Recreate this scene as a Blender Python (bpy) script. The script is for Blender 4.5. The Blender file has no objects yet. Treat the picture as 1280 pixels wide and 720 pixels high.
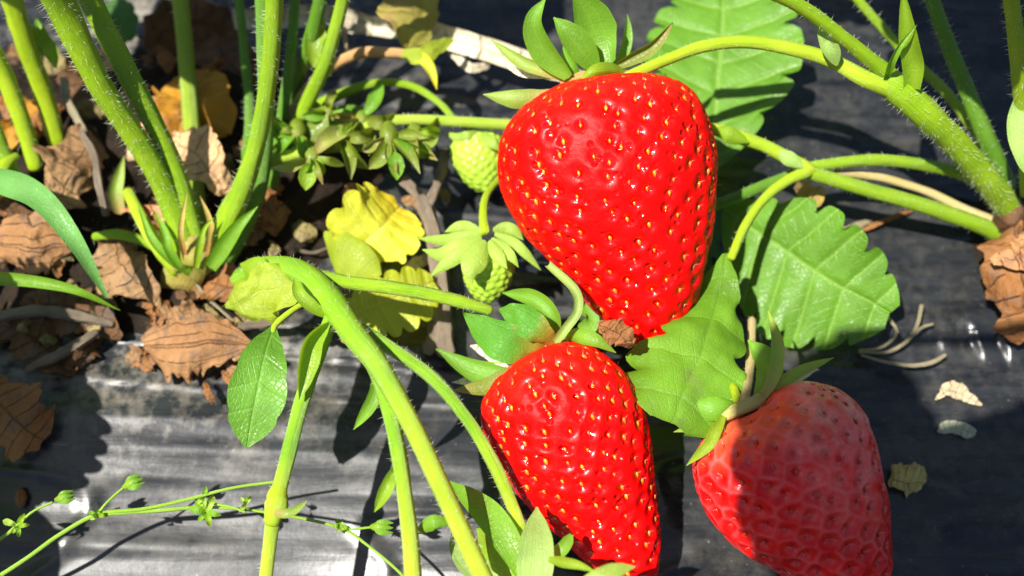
import bpy, math, random
import numpy as np
from mathutils import Vector, Matrix, noise

random.seed(7); rng = np.random.default_rng(7)
S = 0.01                                   # everything below is reasoned in centimetres
scene = bpy.context.scene
COL = scene.collection
R = math.radians

# ------------------------------------------------------------------ camera geometry
PITCH = R(68); LENS = 40.0; TANH = 18.0 / LENS; DIST = 18.9
CP, SP = math.cos(PITCH), math.sin(PITCH)
CAM = Vector((0, -DIST * CP, DIST * SP))
FWD = Vector((0, CP, -SP)); UPV = Vector((0, SP, CP)); RGT = Vector((1, 0, 0))

def ray(px, py):
    return FWD + RGT * ((px - 640) / 640 * TANH) + UPV * ((360 - py) / 640 * TANH)
def P(px, py, h=0.0):
    """the place whose height above the bed is h and which the photo shows at px, py"""
    d = ray(px, py); t = (h - CAM.z) / d.z
    return CAM + d * t
def scl(p):
    """centimetres per photo pixel at p"""
    return (p - CAM).dot(FWD) * TANH / 640

# ------------------------------------------------------------------ node helpers
def newmat(name):
    m = bpy.data.materials.new(name); m.use_nodes = True
    nt = m.node_tree; nt.nodes.clear()
    out = nt.nodes.new('ShaderNodeOutputMaterial')
    return m, nt, out
def nd(nt, t, **kw):
    n = nt.nodes.new(t)
    for k, v in kw.items():
        if k.startswith('i_'):
            key = k[2:]
            n.inputs[int(key) if key.isdigit() else key.replace('_', ' ')].default_value = v
        else: setattr(n, k, v)
    return n
def mth(nt, op, a, b=None, c=None, clamp=False):
    n = nt.nodes.new('ShaderNodeMath'); n.operation = op; n.use_clamp = clamp
    for i, v in enumerate((a, b, c)):
        if v is None: continue
        if isinstance(v, (int, float)): n.inputs[i].default_value = v
        else: nt.links.new(v, n.inputs[i])
    return n.outputs[0]
def mixc(nt, f, a, b, mode='MIX'):
    n = nt.nodes.new('ShaderNodeMix'); n.data_type = 'RGBA'; n.blend_type = mode
    for i, v in ((0, f), (6, a), (7, b)):
        if isinstance(v, (int, float)): n.inputs[i].default_value = v
        elif isinstance(v, tuple): n.inputs[i].default_value = (*v[:3], 1)
        else: nt.links.new(v, n.inputs[i])
    return n.outputs[2]
def ramp(nt, f, stops):
    n = nt.nodes.new('ShaderNodeValToRGB'); cr = n.color_ramp
    while len(cr.elements) < len(stops): cr.elements.new(0.5)
    for e, (p, c) in zip(cr.elements, stops):
        e.position = p; e.color = (*c, 1) if len(c) == 3 else c
    nt.links.new(f, n.inputs[0]); return n.outputs[0]
def rng01(nt, f, a, b, c=0.0, d=1.0):
    n = nt.nodes.new('ShaderNodeMapRange'); n.clamp = True
    nt.links.new(f, n.inputs[0])
    for i, v in zip((1, 2, 3, 4), (a, b, c, d)): n.inputs[i].default_value = v
    return n.outputs[0]
def noi(nt, vec, scale, detail=4, rough=0.55, dist=0.0):
    n = nd(nt, 'ShaderNodeTexNoise'); n.inputs['Scale'].default_value = scale
    n.inputs['Detail'].default_value = detail; n.inputs['Roughness'].default_value = rough
    n.inputs['Distortion'].default_value = dist
    if vec is not None: nt.links.new(vec, n.inputs['Vector'])
    return n.outputs['Fac']
def mapped(nt, vec, scale=(1, 1, 1), rot=(0, 0, 0)):
    n = nd(nt, 'ShaderNodeMapping'); n.inputs['Scale'].default_value = scale; n.inputs['Rotation'].default_value = rot
    nt.links.new(vec, n.inputs['Vector']); return n.outputs[0]
def bump(nt, h, strength, dist, prev=None):
    n = nd(nt, 'ShaderNodeBump'); n.inputs['Strength'].default_value = strength
    n.inputs['Distance'].default_value = dist
    nt.links.new(h, n.inputs['Height'])
    if prev is not None: nt.links.new(prev, n.inputs['Normal'])
    return n.outputs[0]
def bsdf(nt, col, rough=0.5, nrm=None, spec=0.5, **kw):
    b = nd(nt, 'ShaderNodeBsdfPrincipled')
    if isinstance(col, tuple): b.inputs['Base Color'].default_value = (*col, 1)
    else: nt.links.new(col, b.inputs['Base Color'])
    if isinstance(rough, (int, float)): b.inputs['Roughness'].default_value = rough
    else: nt.links.new(rough, b.inputs['Roughness'])
    b.inputs['Specular IOR Level'].default_value = spec
    if nrm is not None: nt.links.new(nrm, b.inputs['Normal'])
    for k, v in kw.items(): b.inputs[k.replace('_', ' ')].default_value = v
    return b
def lerp3(a, b, t): return tuple(x + (y - x) * t for x, y in zip(a, b))

MC = {}
def leaf_mat(name, base, vein=None, back=None, tl=0.35, rough=0.42, nv=8, along=False, spec=0.5,
             mottle=0.25, spot=None, spot_at=0.66, tipc=None, basec=None, veinw=0.16, vamt=0.55, bumpy=1.0):
    if name in MC: return MC[name]
    vein = vein or lerp3(base, (.5, .6, .2), .35); back = back or tuple(min(1, c * 1.9) for c in base)
    m, nt, out = newmat(name)
    tc = nd(nt, 'ShaderNodeTexCoord'); uv = tc.outputs['UV']; ob = tc.outputs['Object']
    sx = nd(nt, 'ShaderNodeSeparateXYZ'); nt.links.new(uv, sx.inputs[0])
    u, v = sx.outputs[0], sx.outputs[1]
    wob = mth(nt, 'MULTIPLY', mth(nt, 'SUBTRACT', noi(nt, ob, 180, 2), .5), .25)
    if along:
        q = mth(nt, 'PINGPONG', mth(nt, 'ADD', mth(nt, 'MULTIPLY', v, float(nv)), wob), 1.0)
    else:
        q = mth(nt, 'PINGPONG', mth(nt, 'ADD', mth(nt, 'MULTIPLY', mth(nt, 'MULTIPLY', u, float(nv)), 2.0), wob), 1.0)
    vm = rng01(nt, q, 1 - veinw, 1.0)                      # 1 on the vein
    mid = rng01(nt, mth(nt, 'ABSOLUTE', mth(nt, 'SUBTRACT', v, .5)), .022, .008)
    vm2 = mth(nt, 'MAXIMUM', vm if not along else mth(nt, 'MULTIPLY', vm, .7), mid)
    # fine network between the veins
    vo = nd(nt, 'ShaderNodeTexVoronoi'); vo.feature = 'DISTANCE_TO_EDGE'; vo.inputs['Scale'].default_value = 1500
    nt.links.new(ob, vo.inputs['Vector'])
    net = rng01(nt, vo.outputs['Distance'], .09, .0)
    if not along:
        av = mth(nt, 'ABSOLUTE', mth(nt, 'SUBTRACT', v, .5))
        q2 = mth(nt, 'PINGPONG', mth(nt, 'ADD', mth(nt, 'ADD', mth(nt, 'MULTIPLY', u, float(nv) * 4), mth(nt, 'MULTIPLY', av, 22.0)), mth(nt, 'MULTIPLY', wob, 4.0)), 1.0)
        net = mth(nt, 'MAXIMUM', net, rng01(nt, q2, .84, .98))
    n1 = noi(nt, ob, 130, 5)
    c = mixc(nt, rng01(nt, n1, .3, .7), tuple(x * (1 - mottle) for x in base), tuple(min(1, x * (1 + mottle)) for x in base))
    c = mixc(nt, mth(nt, 'MULTIPLY', vm2, vamt), c, vein)
    c = mixc(nt, mth(nt, 'MULTIPLY', net, .22), c, vein)
    if tipc: c = mixc(nt, rng01(nt, mth(nt, 'ADD', u, mth(nt, 'MULTIPLY', mth(nt, 'SUBTRACT', n1, .5), .5)), .6, 1.0), c, tipc)
    if basec: c = mixc(nt, rng01(nt, mth(nt, 'ADD', u, mth(nt, 'MULTIPLY', mth(nt, 'SUBTRACT', n1, .5), .3)), .42, .02), c, basec)
    if spot: c = mixc(nt, rng01(nt, noi(nt, ob, 70, 6, .6), spot_at, spot_at + .1), c, spot)
    hgt = mth(nt, 'SUBTRACT', mth(nt, 'MULTIPLY', n1, .3), mth(nt, 'ADD', mth(nt, 'MULTIPLY', vm2, .8), mth(nt, 'MULTIPLY', net, .5)))
    nr = bump(nt, hgt, .38 * bumpy, .00035)
    pr = bsdf(nt, c, rng01(nt, n1, .3, .7, rough - .07, rough + .1), nr, spec)
    tr = nd(nt, 'ShaderNodeBsdfTranslucent'); nt.links.new(nr, tr.inputs['Normal'])
    tcx = mixc(nt, .75, c, back); nt.links.new(tcx, tr.inputs['Color'])
    mx = nd(nt, 'ShaderNodeMixShader'); mx.inputs[0].default_value = tl
    nt.links.new(pr.outputs[0], mx.inputs[1]); nt.links.new(tr.outputs[0], mx.inputs[2])
    nt.links.new(mx.outputs[0], out.inputs[0]); MC[name] = m; return m

def stem_mat(name, a, b, rough=0.42, endc=None, bark=False):
    """juicy stalk: fine lengthwise ribs, mottled between two greens; endc colours the far end"""
    if name in MC: return MC[name]
    m, nt, out = newmat(name)
    tc = nd(nt, 'ShaderNodeTexCoord'); uv = tc.outputs['UV']; ob = tc.outputs['Object']
    streak = noi(nt, mapped(nt, uv, (1.5, 30, 1)), 2.0, 5, .65)
    n1 = noi(nt, ob, 160, 4)
    f = mth(nt, 'ADD', mth(nt, 'MULTIPLY', streak, .6), mth(nt, 'MULTIPLY', n1, .4))
    c = mixc(nt, rng01(nt, f, .36, .62), a, b)
    if endc:
        sx = nd(nt, 'ShaderNodeSeparateXYZ'); nt.links.new(uv, sx.inputs[0])
        c = mixc(nt, rng01(nt, mth(nt, 'ADD', sx.outputs[0], mth(nt, 'MULTIPLY', mth(nt, 'SUBTRACT', n1, .5), .4)), .45, .95), c, endc)
    fine = noi(nt, ob, 900, 2)
    hgt = mth(nt, 'ADD', mth(nt, 'MULTIPLY', streak, 1.0 if not bark else 3.0), mth(nt, 'MULTIPLY', fine, .35 if not bark else 1.2))
    nr = bump(nt, hgt, .65 if not bark else .9, .0005)
    pr = bsdf(nt, c, rough, nr, .5)
    if not bark:
        pr.inputs['Subsurface Weight'].default_value = .25
        pr.inputs['Subsurface Radius'].default_value = (.6, 1.0, .15)
        pr.inputs['Subsurface Scale'].default_value = .0008
    nt.links.new(pr.outputs[0], out.inputs[0]); MC[name] = m; return m

def dry_mat(name, a, b, dark, nv=7, rough=.75, tl=.12, along=False):
    if name in MC: return MC[name]
    m, nt, out = newmat(name)
    tc = nd(nt, 'ShaderNodeTexCoord'); uv = tc.outputs['UV']; ob = tc.outputs['Object']
    sx = nd(nt, 'ShaderNodeSeparateXYZ'); nt.links.new(uv, sx.inputs[0])
    n1 = noi(nt, ob, 90, 7, .62); n2 = noi(nt, ob, 420, 5, .6)
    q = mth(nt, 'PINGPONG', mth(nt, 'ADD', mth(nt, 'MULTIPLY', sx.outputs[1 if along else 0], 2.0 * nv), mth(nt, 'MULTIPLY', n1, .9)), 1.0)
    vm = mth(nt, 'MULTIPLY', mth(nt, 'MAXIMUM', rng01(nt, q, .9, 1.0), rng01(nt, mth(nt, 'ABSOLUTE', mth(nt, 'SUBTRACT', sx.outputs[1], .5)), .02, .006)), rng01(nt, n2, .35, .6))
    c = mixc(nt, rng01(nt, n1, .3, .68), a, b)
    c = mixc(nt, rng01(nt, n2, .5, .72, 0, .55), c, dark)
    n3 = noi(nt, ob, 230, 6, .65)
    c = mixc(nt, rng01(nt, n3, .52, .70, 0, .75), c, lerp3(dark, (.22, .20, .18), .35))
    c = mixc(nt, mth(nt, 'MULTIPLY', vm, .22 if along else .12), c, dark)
    nr = bump(nt, mth(nt, 'ADD', mth(nt, 'MULTIPLY', vm, -.8), mth(nt, 'ADD', n1, mth(nt, 'MULTIPLY', n2, .7))), .9, .0012)
    pr = bsdf(nt, c, rough, nr, .3)
    tr = nd(nt, 'ShaderNodeBsdfTranslucent'); nt.links.new(c, tr.inputs['Color'])
    mx = nd(nt, 'ShaderNodeMixShader'); mx.inputs[0].default_value = tl
    nt.links.new(pr.outputs[0], mx.inputs[1]); nt.links.new(tr.outputs[0], mx.inputs[2])
    nt.links.new(mx.outputs[0], out.inputs[0]); MC[name] = m; return m

def hair_mat():
    if 'hair' in MC: return MC['hair']
    m, nt, out = newmat('plant_hair')
    pr = bsdf(nt, (.75, .78, .6), .35, None, .6)
    tr = nd(nt, 'ShaderNodeBsdfTranslucent'); tr.inputs[0].default_value = (.8, .85, .6, 1)
    mx = nd(nt, 'ShaderNodeMixShader'); mx.inputs[0].default_value = .4
    nt.links.new(pr.outputs[0], mx.inputs[1]); nt.links.new(tr.outputs[0], mx.inputs[2])
    nt.links.new(mx.outputs[0], out.inputs[0]); MC['hair'] = m; return m

# ------------------------------------------------------------------ objects
def tag(o, label=None, cat=None, group=None, kind=None):
    if label: o['label'] = label
    if cat: o['category'] = cat
    if group: o['group'] = group
    if kind: o['kind'] = kind
    return o
def thing(name, label, cat, loc, group=None):
    o = bpy.data.objects.new(name, None); COL.objects.link(o)
    o.location = loc * S; o.empty_display_size = .005
    return tag(o, label, cat, group)
def wloc(o):
    v = Vector((0, 0, 0))
    while o is not None: v = v + o.location; o = o.parent
    return v / S
def put(name, mesh, mats, parent=None, loc=None, label=None, smooth=True):
    """mesh = (verts cm world, faces, uv per vertex, material index per face or None)"""
    V, F, UV, MI = mesh
    V = np.asarray(V, dtype=float)
    o_loc = loc if loc is not None else (Vector((0, 0, 0)) if parent is not None else Vector(V.mean(0)))
    base = np.array(o_loc) if parent is None else np.array(wloc(parent) + Vector(o_loc))
    me = bpy.data.meshes.new(name)
    me.from_pydata(((V - base) * S).tolist(), [], F)
    if UV is not None:
        lay = me.uv_layers.new(name='UVMap'); idx = np.empty(len(me.loops), dtype=np.int32)
        me.loops.foreach_get('vertex_index', idx)
        lay.data.foreach_set('uv', np.asarray(UV, dtype=np.float32)[idx].ravel())
    for mt in (mats if isinstance(mats, (list, tuple)) else [mats]): me.materials.append(mt)
    if MI is not None: me.polygons.foreach_set('material_index', np.asarray(MI, dtype=np.int32))
    me.polygons.foreach_set('use_smooth', np.full(len(me.polygons), smooth))
    me.update()
    o = bpy.data.objects.new(name, me); COL.objects.link(o)
    o.location = Vector(o_loc) * S
    if parent is not None: o.parent = parent
    if label: o['label'] = label
    return o

def spline(pts, n):
    """Catmull-Rom through rows of any width, arc-length spaced"""
    A = np.asarray([list(p) for p in pts], dtype=float)
    if len(A) == 2: A = np.vstack([A[0], (A[0] + A[1]) / 2, A[1]])
    Q = np.vstack([2 * A[0] - A[1], A, 2 * A[-1] - A[-2]]); out = []
    for i in range(1, len(Q) - 2):
        for t in np.linspace(0, 1, 24, endpoint=False):
            p0, p1, p2, p3 = Q[i - 1:i + 3]
            out.append(.5 * (2 * p1 + (p2 - p0) * t + (2 * p0 - 5 * p1 + 4 * p2 - p3) * t * t + (3 * p1 - p0 - 3 * p2 + p3) * t ** 3))
    out.append(A[-1]); out = np.array(out)
    d = np.r_[0, np.cumsum(np.linalg.norm(np.diff(out[:, :3], axis=0), axis=1))]
    s = np.linspace(0, d[-1], n)
    return np.stack([np.interp(s, d, out[:, k]) for k in range(out.shape[1])], 1), d[-1]

def tube(W, hairs=0, hair_len=.11, seg=12, ridge=.06, wob=.09, res=.09, flat=1.0):
    """W rows: x y z radius (cm, world)"""
    A, L = spline(W, 4); n = max(10, min(140, int(L / res)))
    A, L = spline(W, n); C = A[:, :3]; rad = np.maximum(A[:, 3], .004)
    T = np.gradient(C, axis=0); T /= np.linalg.norm(T, axis=1)[:, None] + 1e-9
    ref = np.array((0.13, .2, 1.)); N = np.cross(T[0], ref); N /= np.linalg.norm(N)
    V, UV, F, MI = [], [], [], []
    ph = random.random() * 6; frames = []
    def ringv(c, r, N, B, u):
        for j in range(seg):
            a = 2 * math.pi * j / seg
            rr = r * (1 + ridge * math.cos(5 * a + ph) + wob * noise.noise(Vector((u * 9 + ph, a, ph))))
            V.append(c + N * math.cos(a) * rr + B * math.sin(a) * rr * flat)
            UV.append((u, abs(2 * j / seg - 1)))
    rings = []
    for i in range(n):
        N = N - T[i] * N.dot(T[i]); N /= np.linalg.norm(N); B = np.cross(T[i], N)
        frames.append((N.copy(), B))
        if i == 0:
            for k, q in ((-.55, .5), (-.3, .85)):
                rings.append(len(V)); ringv(C[0] + T[0] * k * rad[0], rad[0] * q, N, B, 0)
        rings.append(len(V)); ringv(C[i], rad[i], N, B, i / (n - 1))
        if i == n - 1:
            for k, q in ((.3, .85), (.55, .5)):
                rings.append(len(V)); ringv(C[-1] + T[-1] * k * rad[-1], rad[-1] * q, N, B, 1)
    for a, b in zip(rings[:-1], rings[1:]):
        for j in range(seg): F.append((a + j, a + (j + 1) % seg, b + (j + 1) % seg, b + j)); MI.append(0)
    F.append(tuple(range(seg - 1, -1, -1))); MI.append(0)
    F.append(tuple(rings[-1] + j for j in range(seg))); MI.append(0)
    for _ in range(int(hairs * L)):
        i = random.randrange(n); N, B = frames[i]; a = random.random() * 2 * math.pi
        d = N * math.cos(a) + B * math.sin(a) * flat
        b0 = C[i] + d * rad[i] * .96 + T[i] * random.uniform(-.05, .05)
        dv = d + T[i] * random.uniform(-.5, .5) + np.array([random.uniform(-.3, .3) for _ in range(3)])
        dv /= np.linalg.norm(dv); hl = hair_len * random.uniform(.45, 1.2)
        s1 = np.cross(dv, T[i]); s1 /= np.linalg.norm(s1) + 1e-9; s2 = np.cross(dv, s1); w = .0032
        k = len(V); bend = T[i] * random.uniform(-.02, .02)
        for q in range(3):
            an = q * 2.094; V.append(b0 + (s1 * math.cos(an) + s2 * math.sin(an)) * w); UV.append((0, 0))
        V.append(b0 + dv * hl + bend); UV.append((1, 1))
        for q in range(3): F.append((k + q, k + (q + 1) % 3, k + 3)); MI.append(1)
    return V, F, UV, MI

def tubep(pts, hairs=0, **kw):
    """pts rows: px py h width_px"""
    W = []
    for x, y, h, w in pts:
        p = P(x, y, h); W.append((*p, w / 2 * scl(p)))
    return tube(W, hairs, **kw)

PROF = {
    'sepal': [(0, .38), (.12, .7), (.35, 1), (.6, .88), (.82, .5), (1, .02)],
    'leaflet': [(0, .06), (.07, .3), (.22, .72), (.45, 1), (.7, .92), (.88, .62), (1, .16)],
    'round': [(0, .1), (.1, .55), (.3, .95), (.55, 1), (.8, .85), (.93, .55), (1, .2)],
    'ovate': [(0, .1), (.12, .55), (.35, .97), (.55, 1), (.8, .62), (1, .03)],
    'blade': [(0, .75), (.25, 1), (.55, .85), (.82, .45), (1, .02)],
    'strap': [(0, .9), (.5, 1), (1, .8)],
    'frag': [(0, .2), (.15, .8), (.5, 1), (.8, .8), (1, .25)],
    'fan': [(0, .08), (.2, .35), (.5, .75), (.78, 1), (.92, .85), (1, .55)],
}
def leaf(W, wl, wr, prof='leaflet', teeth=0, td=.18, sweep=.35, cup=0., roll=0., wave=0., veina=0., crumple=0.,
         nu=None, nv=None, face=None, tooth_pow=3.0, rag=0.):
    """W rows x y z along the midrib (cm, world); wl, wr half widths in cm; a single thin curved blade"""
    nu = nu or (teeth * 12 if teeth else 36); nv = nv or (30 if teeth else 12)
    C, L = spline(W, nu); pr = PROF[prof] if isinstance(prof, str) else prof
    us = np.linspace(0, 1, nu)
    px_, py_ = zip(*pr); w = np.interp(us, px_, py_)
    k = max(1, nu // 14); pad = np.r_[np.full(k, w[0]), w, np.full(k, w[-1])]
    ws = np.convolve(pad, np.ones(2 * k + 1) / (2 * k + 1), 'valid'); w = ws * .75 + w * .25
    T = np.gradient(C, axis=0); T /= np.linalg.norm(T, axis=1)[:, None] + 1e-9
    V, UV, F = [], [], []
    cam = np.array(CAM); mid = C[nu // 2]
    seed = random.random() * 50
    for i, u in enumerate(us):
        fN = (cam - mid) if face is None else np.array(face)
        N = fN - T[i] * fN.dot(T[i]); N /= np.linalg.norm(N) + 1e-9
        B = np.cross(T[i], N)
        rr = roll[0] + (roll[1] - roll[0]) * u if isinstance(roll, tuple) else roll
        cr, sr = math.cos(R(rr)), math.sin(R(rr)); N, B = N * cr + B * sr, B * cr - N * sr
        p = (u * teeth) % 1.0 if teeth else .5
        e = 1 - td * abs(2 * p - 1) ** tooth_pow if teeth else 1.0
        if rag: e *= 1 + rag * (noise.noise(Vector((u * 6, seed, 0))) + .45 * noise.noise(Vector((u * 17, seed, 3))))
        for j in range(nv + 1):
            v = 2 * j / nv - 1; hw = (wr if v > 0 else wl) * w[i]; av = abs(v)
            if rag and v < 0:
                e2 = 1 + rag * (noise.noise(Vector((u * 6, seed + 20, 0))) + .45 * noise.noise(Vector((u * 17, seed + 9, 3))))
            else: e2 = e
            lat = v * hw * (1 + (e2 - 1) * av ** 4)
            z = cup * hw * v * v
            if veina: z += veina * (-math.exp(-((p - .5) / .13) ** 2) * min(1, av * 4) - 1.3 * math.exp(-(v / .06) ** 2))
            if wave: z += wave * math.sin(u * 11 + seed + (2 if v > 0 else 0)) * av ** 2
            fw = sweep * av * hw * (1 - .55 * u)
            pt = C[i] + B * lat + T[i] * fw + N * z
            if crumple:
                q = Vector(pt) * (1.6 / max(.4, L) * 1.3) + Vector((seed, seed, 0))
                nz = noise.noise_vector(q) + noise.noise_vector(q * 2.7) * .5 + noise.noise_vector(q * 6.3) * .24 + noise.noise_vector(q * 13) * .08
                pt = pt + np.array(nz) * crumple
            V.append(pt); UV.append((u, (v + 1) / 2))
    for i in range(nu - 1):
        for j in range(nv):
            a = i * (nv + 1) + j; F.append((a, a + 1, a + nv + 2, a + nv + 1))
    return V, F, UV, None
def leafp(pts, hw, **kw):
    """pts rows px py h; hw half width in px, or (left, right) as seen walking from base to tip"""
    W = [P(*p) for p in pts]; s = scl(W[len(W) // 2])
    wl, wr = hw if isinstance(hw, tuple) else (hw, hw)
    return leaf([tuple(w) for w in W], wl * s, wr * s, **kw)
def lift(mesh, off):
    V, F, UV, MI = mesh
    return [tuple(np.array(v) + np.array(off)) for v in V], F, UV, MI
def foot(p, z=0.0): return Vector((p.x, p.y, z))

# numpy value noise for the big sheets
def vnoise(x, y, seed):
    xi, yi = np.floor(x).astype(np.int64), np.floor(y).astype(np.int64); fx, fy = x - xi, y - yi
    fx, fy = fx * fx * (3 - 2 * fx), fy * fy * (3 - 2 * fy)
    def h(a, b):
        n = (a * 374761393 + b * 668265263 + seed * 982451653) & 0x7fffffff
        n = ((n ^ (n >> 13)) * 1274126177) & 0x7fffffff
        return ((n ^ (n >> 16)) & 0xffff) / 65535.0
    return (h(xi, yi) * (1 - fx) + h(xi + 1, yi) * fx) * (1 - fy) + (h(xi, yi + 1) * (1 - fx) + h(xi + 1, yi + 1) * fx) * fy - .5

# ------------------------------------------------------------------ the bed: black mulch film and soil
def film_h(x, y):
    z = .10 * vnoise(x * .25 + 3, y * .35, 1) + .10 * vnoise(x * .12 + .1 * y, y * .95, 2)
    z += .085 * vnoise(x * .16 + .2 * y, y * 2.1 + .06 * x, 3) + .036 * vnoise(x * .3, y * 4.6 + .1 * x, 4)
    z += .007 * vnoise(x * .45, y * 8, 5) + .003 * vnoise(x * 2.0, y * 4, 8) + .05 * vnoise(x * .55 + y * .3, y * 1.3 + 5, 9)
    q = np.abs(vnoise(x * .22 + 9, y * 1.7 + .12 * x, 41)); z += .035 * np.exp(-(q / .035) ** 2)
    z += .10 * np.exp(-((x - 2.2) / 3.4) ** 2) / (1 + np.exp((y + 2.0) * 2.2)) - .12 * np.clip(-y - 2.2, 0, 9)
    m = np.exp(-(((x + 1.3) / 1.6) ** 2 + ((y - 3.4) / .7) ** 2)); z += m * .22 * vnoise(x * .5, y * 2.3, 15)
    z += .08 * (np.log1p(np.exp((x + 4.0) * 1.1)) - np.log1p(np.exp(x * 1.1))) / 1.1 / (1 + np.exp((y + 3.2) * 1.6))
    z += .09 * (np.log1p(np.exp(-(x + 3.2) * 2)) / 2 - np.log1p(np.exp(-(x + 9.5) * 2)) / 2) / (1 + np.exp((y + 1.3) * 2.5)) + .07 * (np.clip(y + 3.4, 0, 2.6) - 2.6)
    # the crinkled patch by the right-hand planting hole
    m = np.exp(-(((x - 7.6) / 1.1) ** 2 + ((y + .95) / .55) ** 2))
    z += m * (.12 * vnoise(x * 7 + y * 1.5, y * 2.0, 6) + .04 * vnoise(x * 15, y * 4, 7))
    m = np.exp(-(((x - 8.2) / 1.6) ** 2 + ((y + 1.75) / .42) ** 2)); z += m * (.10 * vnoise(x * .5, y * 6.5, 16) + .03 * vnoise(x * .8, y * 15, 17))
    return z
def sheet(x0, x1, y0, y1, step, fn):
    xs = np.arange(x0, x1 + 1e-6, step); ys = np.arange(y0, y1 + 1e-6, step)
    X, Y = np.meshgrid(xs, ys); Z = fn(X, Y); n, m = X.shape
    V = np.stack([X.ravel(), Y.ravel(), Z.ravel()], 1)
    a = (np.arange(n - 1)[:, None] * m + np.arange(m - 1)[None]).ravel()
    F = np.stack([a, a + 1, a + m + 1, a + m], 1).tolist()
    return V, F, None, None

def film_mat():
    m, nt, out = newmat('black_plastic_film')
    geo = nd(nt, 'ShaderNodeNewGeometry'); ps = geo.outputs['Position']
    st = noi(nt, mapped(nt, ps, (26, 150, 60), (0, 0, .02)), 2.2, 5, .6, .25)
    st2 = noi(nt, mapped(nt, ps, (30, 420, 60), (0, 0, .03)), 2.0, 4, .6)
    n1 = noi(nt, ps, 60, 6, .6); n2 = noi(nt, ps, 420, 5, .65); sp = noi(nt, ps, 1500, 3, .6)
    nst = noi(nt, mapped(nt, ps, (30, 200, 60), (0, 0, .05)), 1.6, 6, .65)
    c = mixc(nt, rng01(nt, nst, .35, .7), (.007, .008, .010), (.025, .027, .029))
    scr = noi(nt, mapped(nt, ps, (60, 900, 60), (0, 0, .35)), 1.5, 3, .6)
    c = mixc(nt, rng01(nt, scr, .70, .74, 0, .35), c, (.22, .22, .21))
    # dried mud splashes, mostly by the litter
    sx = nd(nt, 'ShaderNodeSeparateXYZ'); nt.links.new(ps, sx.inputs[0])
    near = mth(nt, 'MULTIPLY', rng01(nt, sx.outputs[0], -.015, -.045), rng01(nt, sx.outputs[1], -.035, -.012))
    dirt = mth(nt, 'MULTIPLY', rng01(nt, mth(nt, 'ADD', mth(nt, 'MULTIPLY', n2, .5), mth(nt, 'MULTIPLY', n1, .5)), .47, .62), mth(nt, 'ADD', mth(nt, 'MULTIPLY', near, .55), .1))
    c = mixc(nt, dirt, c, (.25, .22, .17))
    c = mixc(nt, mth(nt, 'MULTIPLY', rng01(nt, sp, .68, .76), .5), c, (.3, .28, .25))
    h = mth(nt, 'ADD', mth(nt, 'MULTIPLY', st, .7), mth(nt, 'ADD', mth(nt, 'MULTIPLY', st2, .18), mth(nt, 'MULTIPLY', n2, .30)))
    nr = bump(nt, h, .09, .0009)
    rg = mth(nt, 'ADD', rng01(nt, nst, .3, .7, .21, .31), mth(nt, 'MULTIPLY', dirt, .4))
    b = bsdf(nt, c, rg, nr, .44)
    nt.links.new(b.outputs[0], out.inputs[0]); return m
def soil_mat():
    m, nt, out = newmat('dark_soil')
    geo = nd(nt, 'ShaderNodeNewGeometry'); ps = geo.outputs['Position']
    n1 = noi(nt, ps, 120, 8, .65); n2 = noi(nt, ps, 700, 6, .65)
    c = mixc(nt, rng01(nt, n1, .3, .7), (.010, .007, .0045), (.04, .026, .016))
    c = mixc(nt, rng01(nt, n2, .6, .75), c, (.13, .09, .06))
    nr = bump(nt, mth(nt, 'ADD', n1, mth(nt, 'MULTIPLY', n2, .6)), 1.0, .0025)
    b = bsdf(nt, c, .9, nr, .2); nt.links.new(b.outputs[0], out.inputs[0]); return m

FILM = film_mat()
o = put('plastic_mulch', sheet(-13, 13, -9, 11, .05, film_h), FILM, loc=Vector((0, 0, 0)))
tag(o, kind='structure')
def ground_h(x, y):
    return -.55 + .25 * vnoise(x * .02, y * .02, 11) + .1 * vnoise(x * .11, y * .11, 12)
V, F, UV, MI = sheet(-300, 300, -300, 300, 6, ground_h)
o = put('ground', (V, F, None, None), soil_mat(), loc=Vector((0, 0, 0))); tag(o, kind='structure')
SOIL = bpy.data.materials['dark_soil']
def poly_mound(name, cx, cy, rx, ry, amp, seed):
    def fn(X, Y):
        d = np.sqrt(((X - cx) / rx) ** 2 + ((Y - cy) / ry) ** 2) + .35 * vnoise(X * .8, Y * .8, seed) + .16 * vnoise(X * 2.3, Y * 2.3, seed + 1)
        k = np.clip((1.05 - d) / .35, -1, 1)
        return film_h(X, Y) + np.where(k > 0, .05 + amp * (.35 * k + .65 * k * (.6 + vnoise(X * 1.6, Y * 1.6, seed + 2))) + .16 * k * vnoise(X * 5, Y * 5, seed + 3), k * .3 + .05)
    V, F, UV, MI = sheet(cx - rx * 1.5, cx + rx * 1.5, cy - ry * 1.5, cy + ry * 1.5, .07, fn)
    o = put(name, (V, F, None, None), SOIL, loc=Vector((cx, cy, 0))); tag(o, kind='structure'); return o, fn
c1 = P(120, 240); soil1, soil1_h = poly_mound('soil', c1.x - .3, c1.y + .15, 5.0, 2.75, .45, 21)
c2 = P(1285, 290); soil2, soil2_h = poly_mound('soil', c2.x, c2.y, .95, .9, .2, 31)

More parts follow.
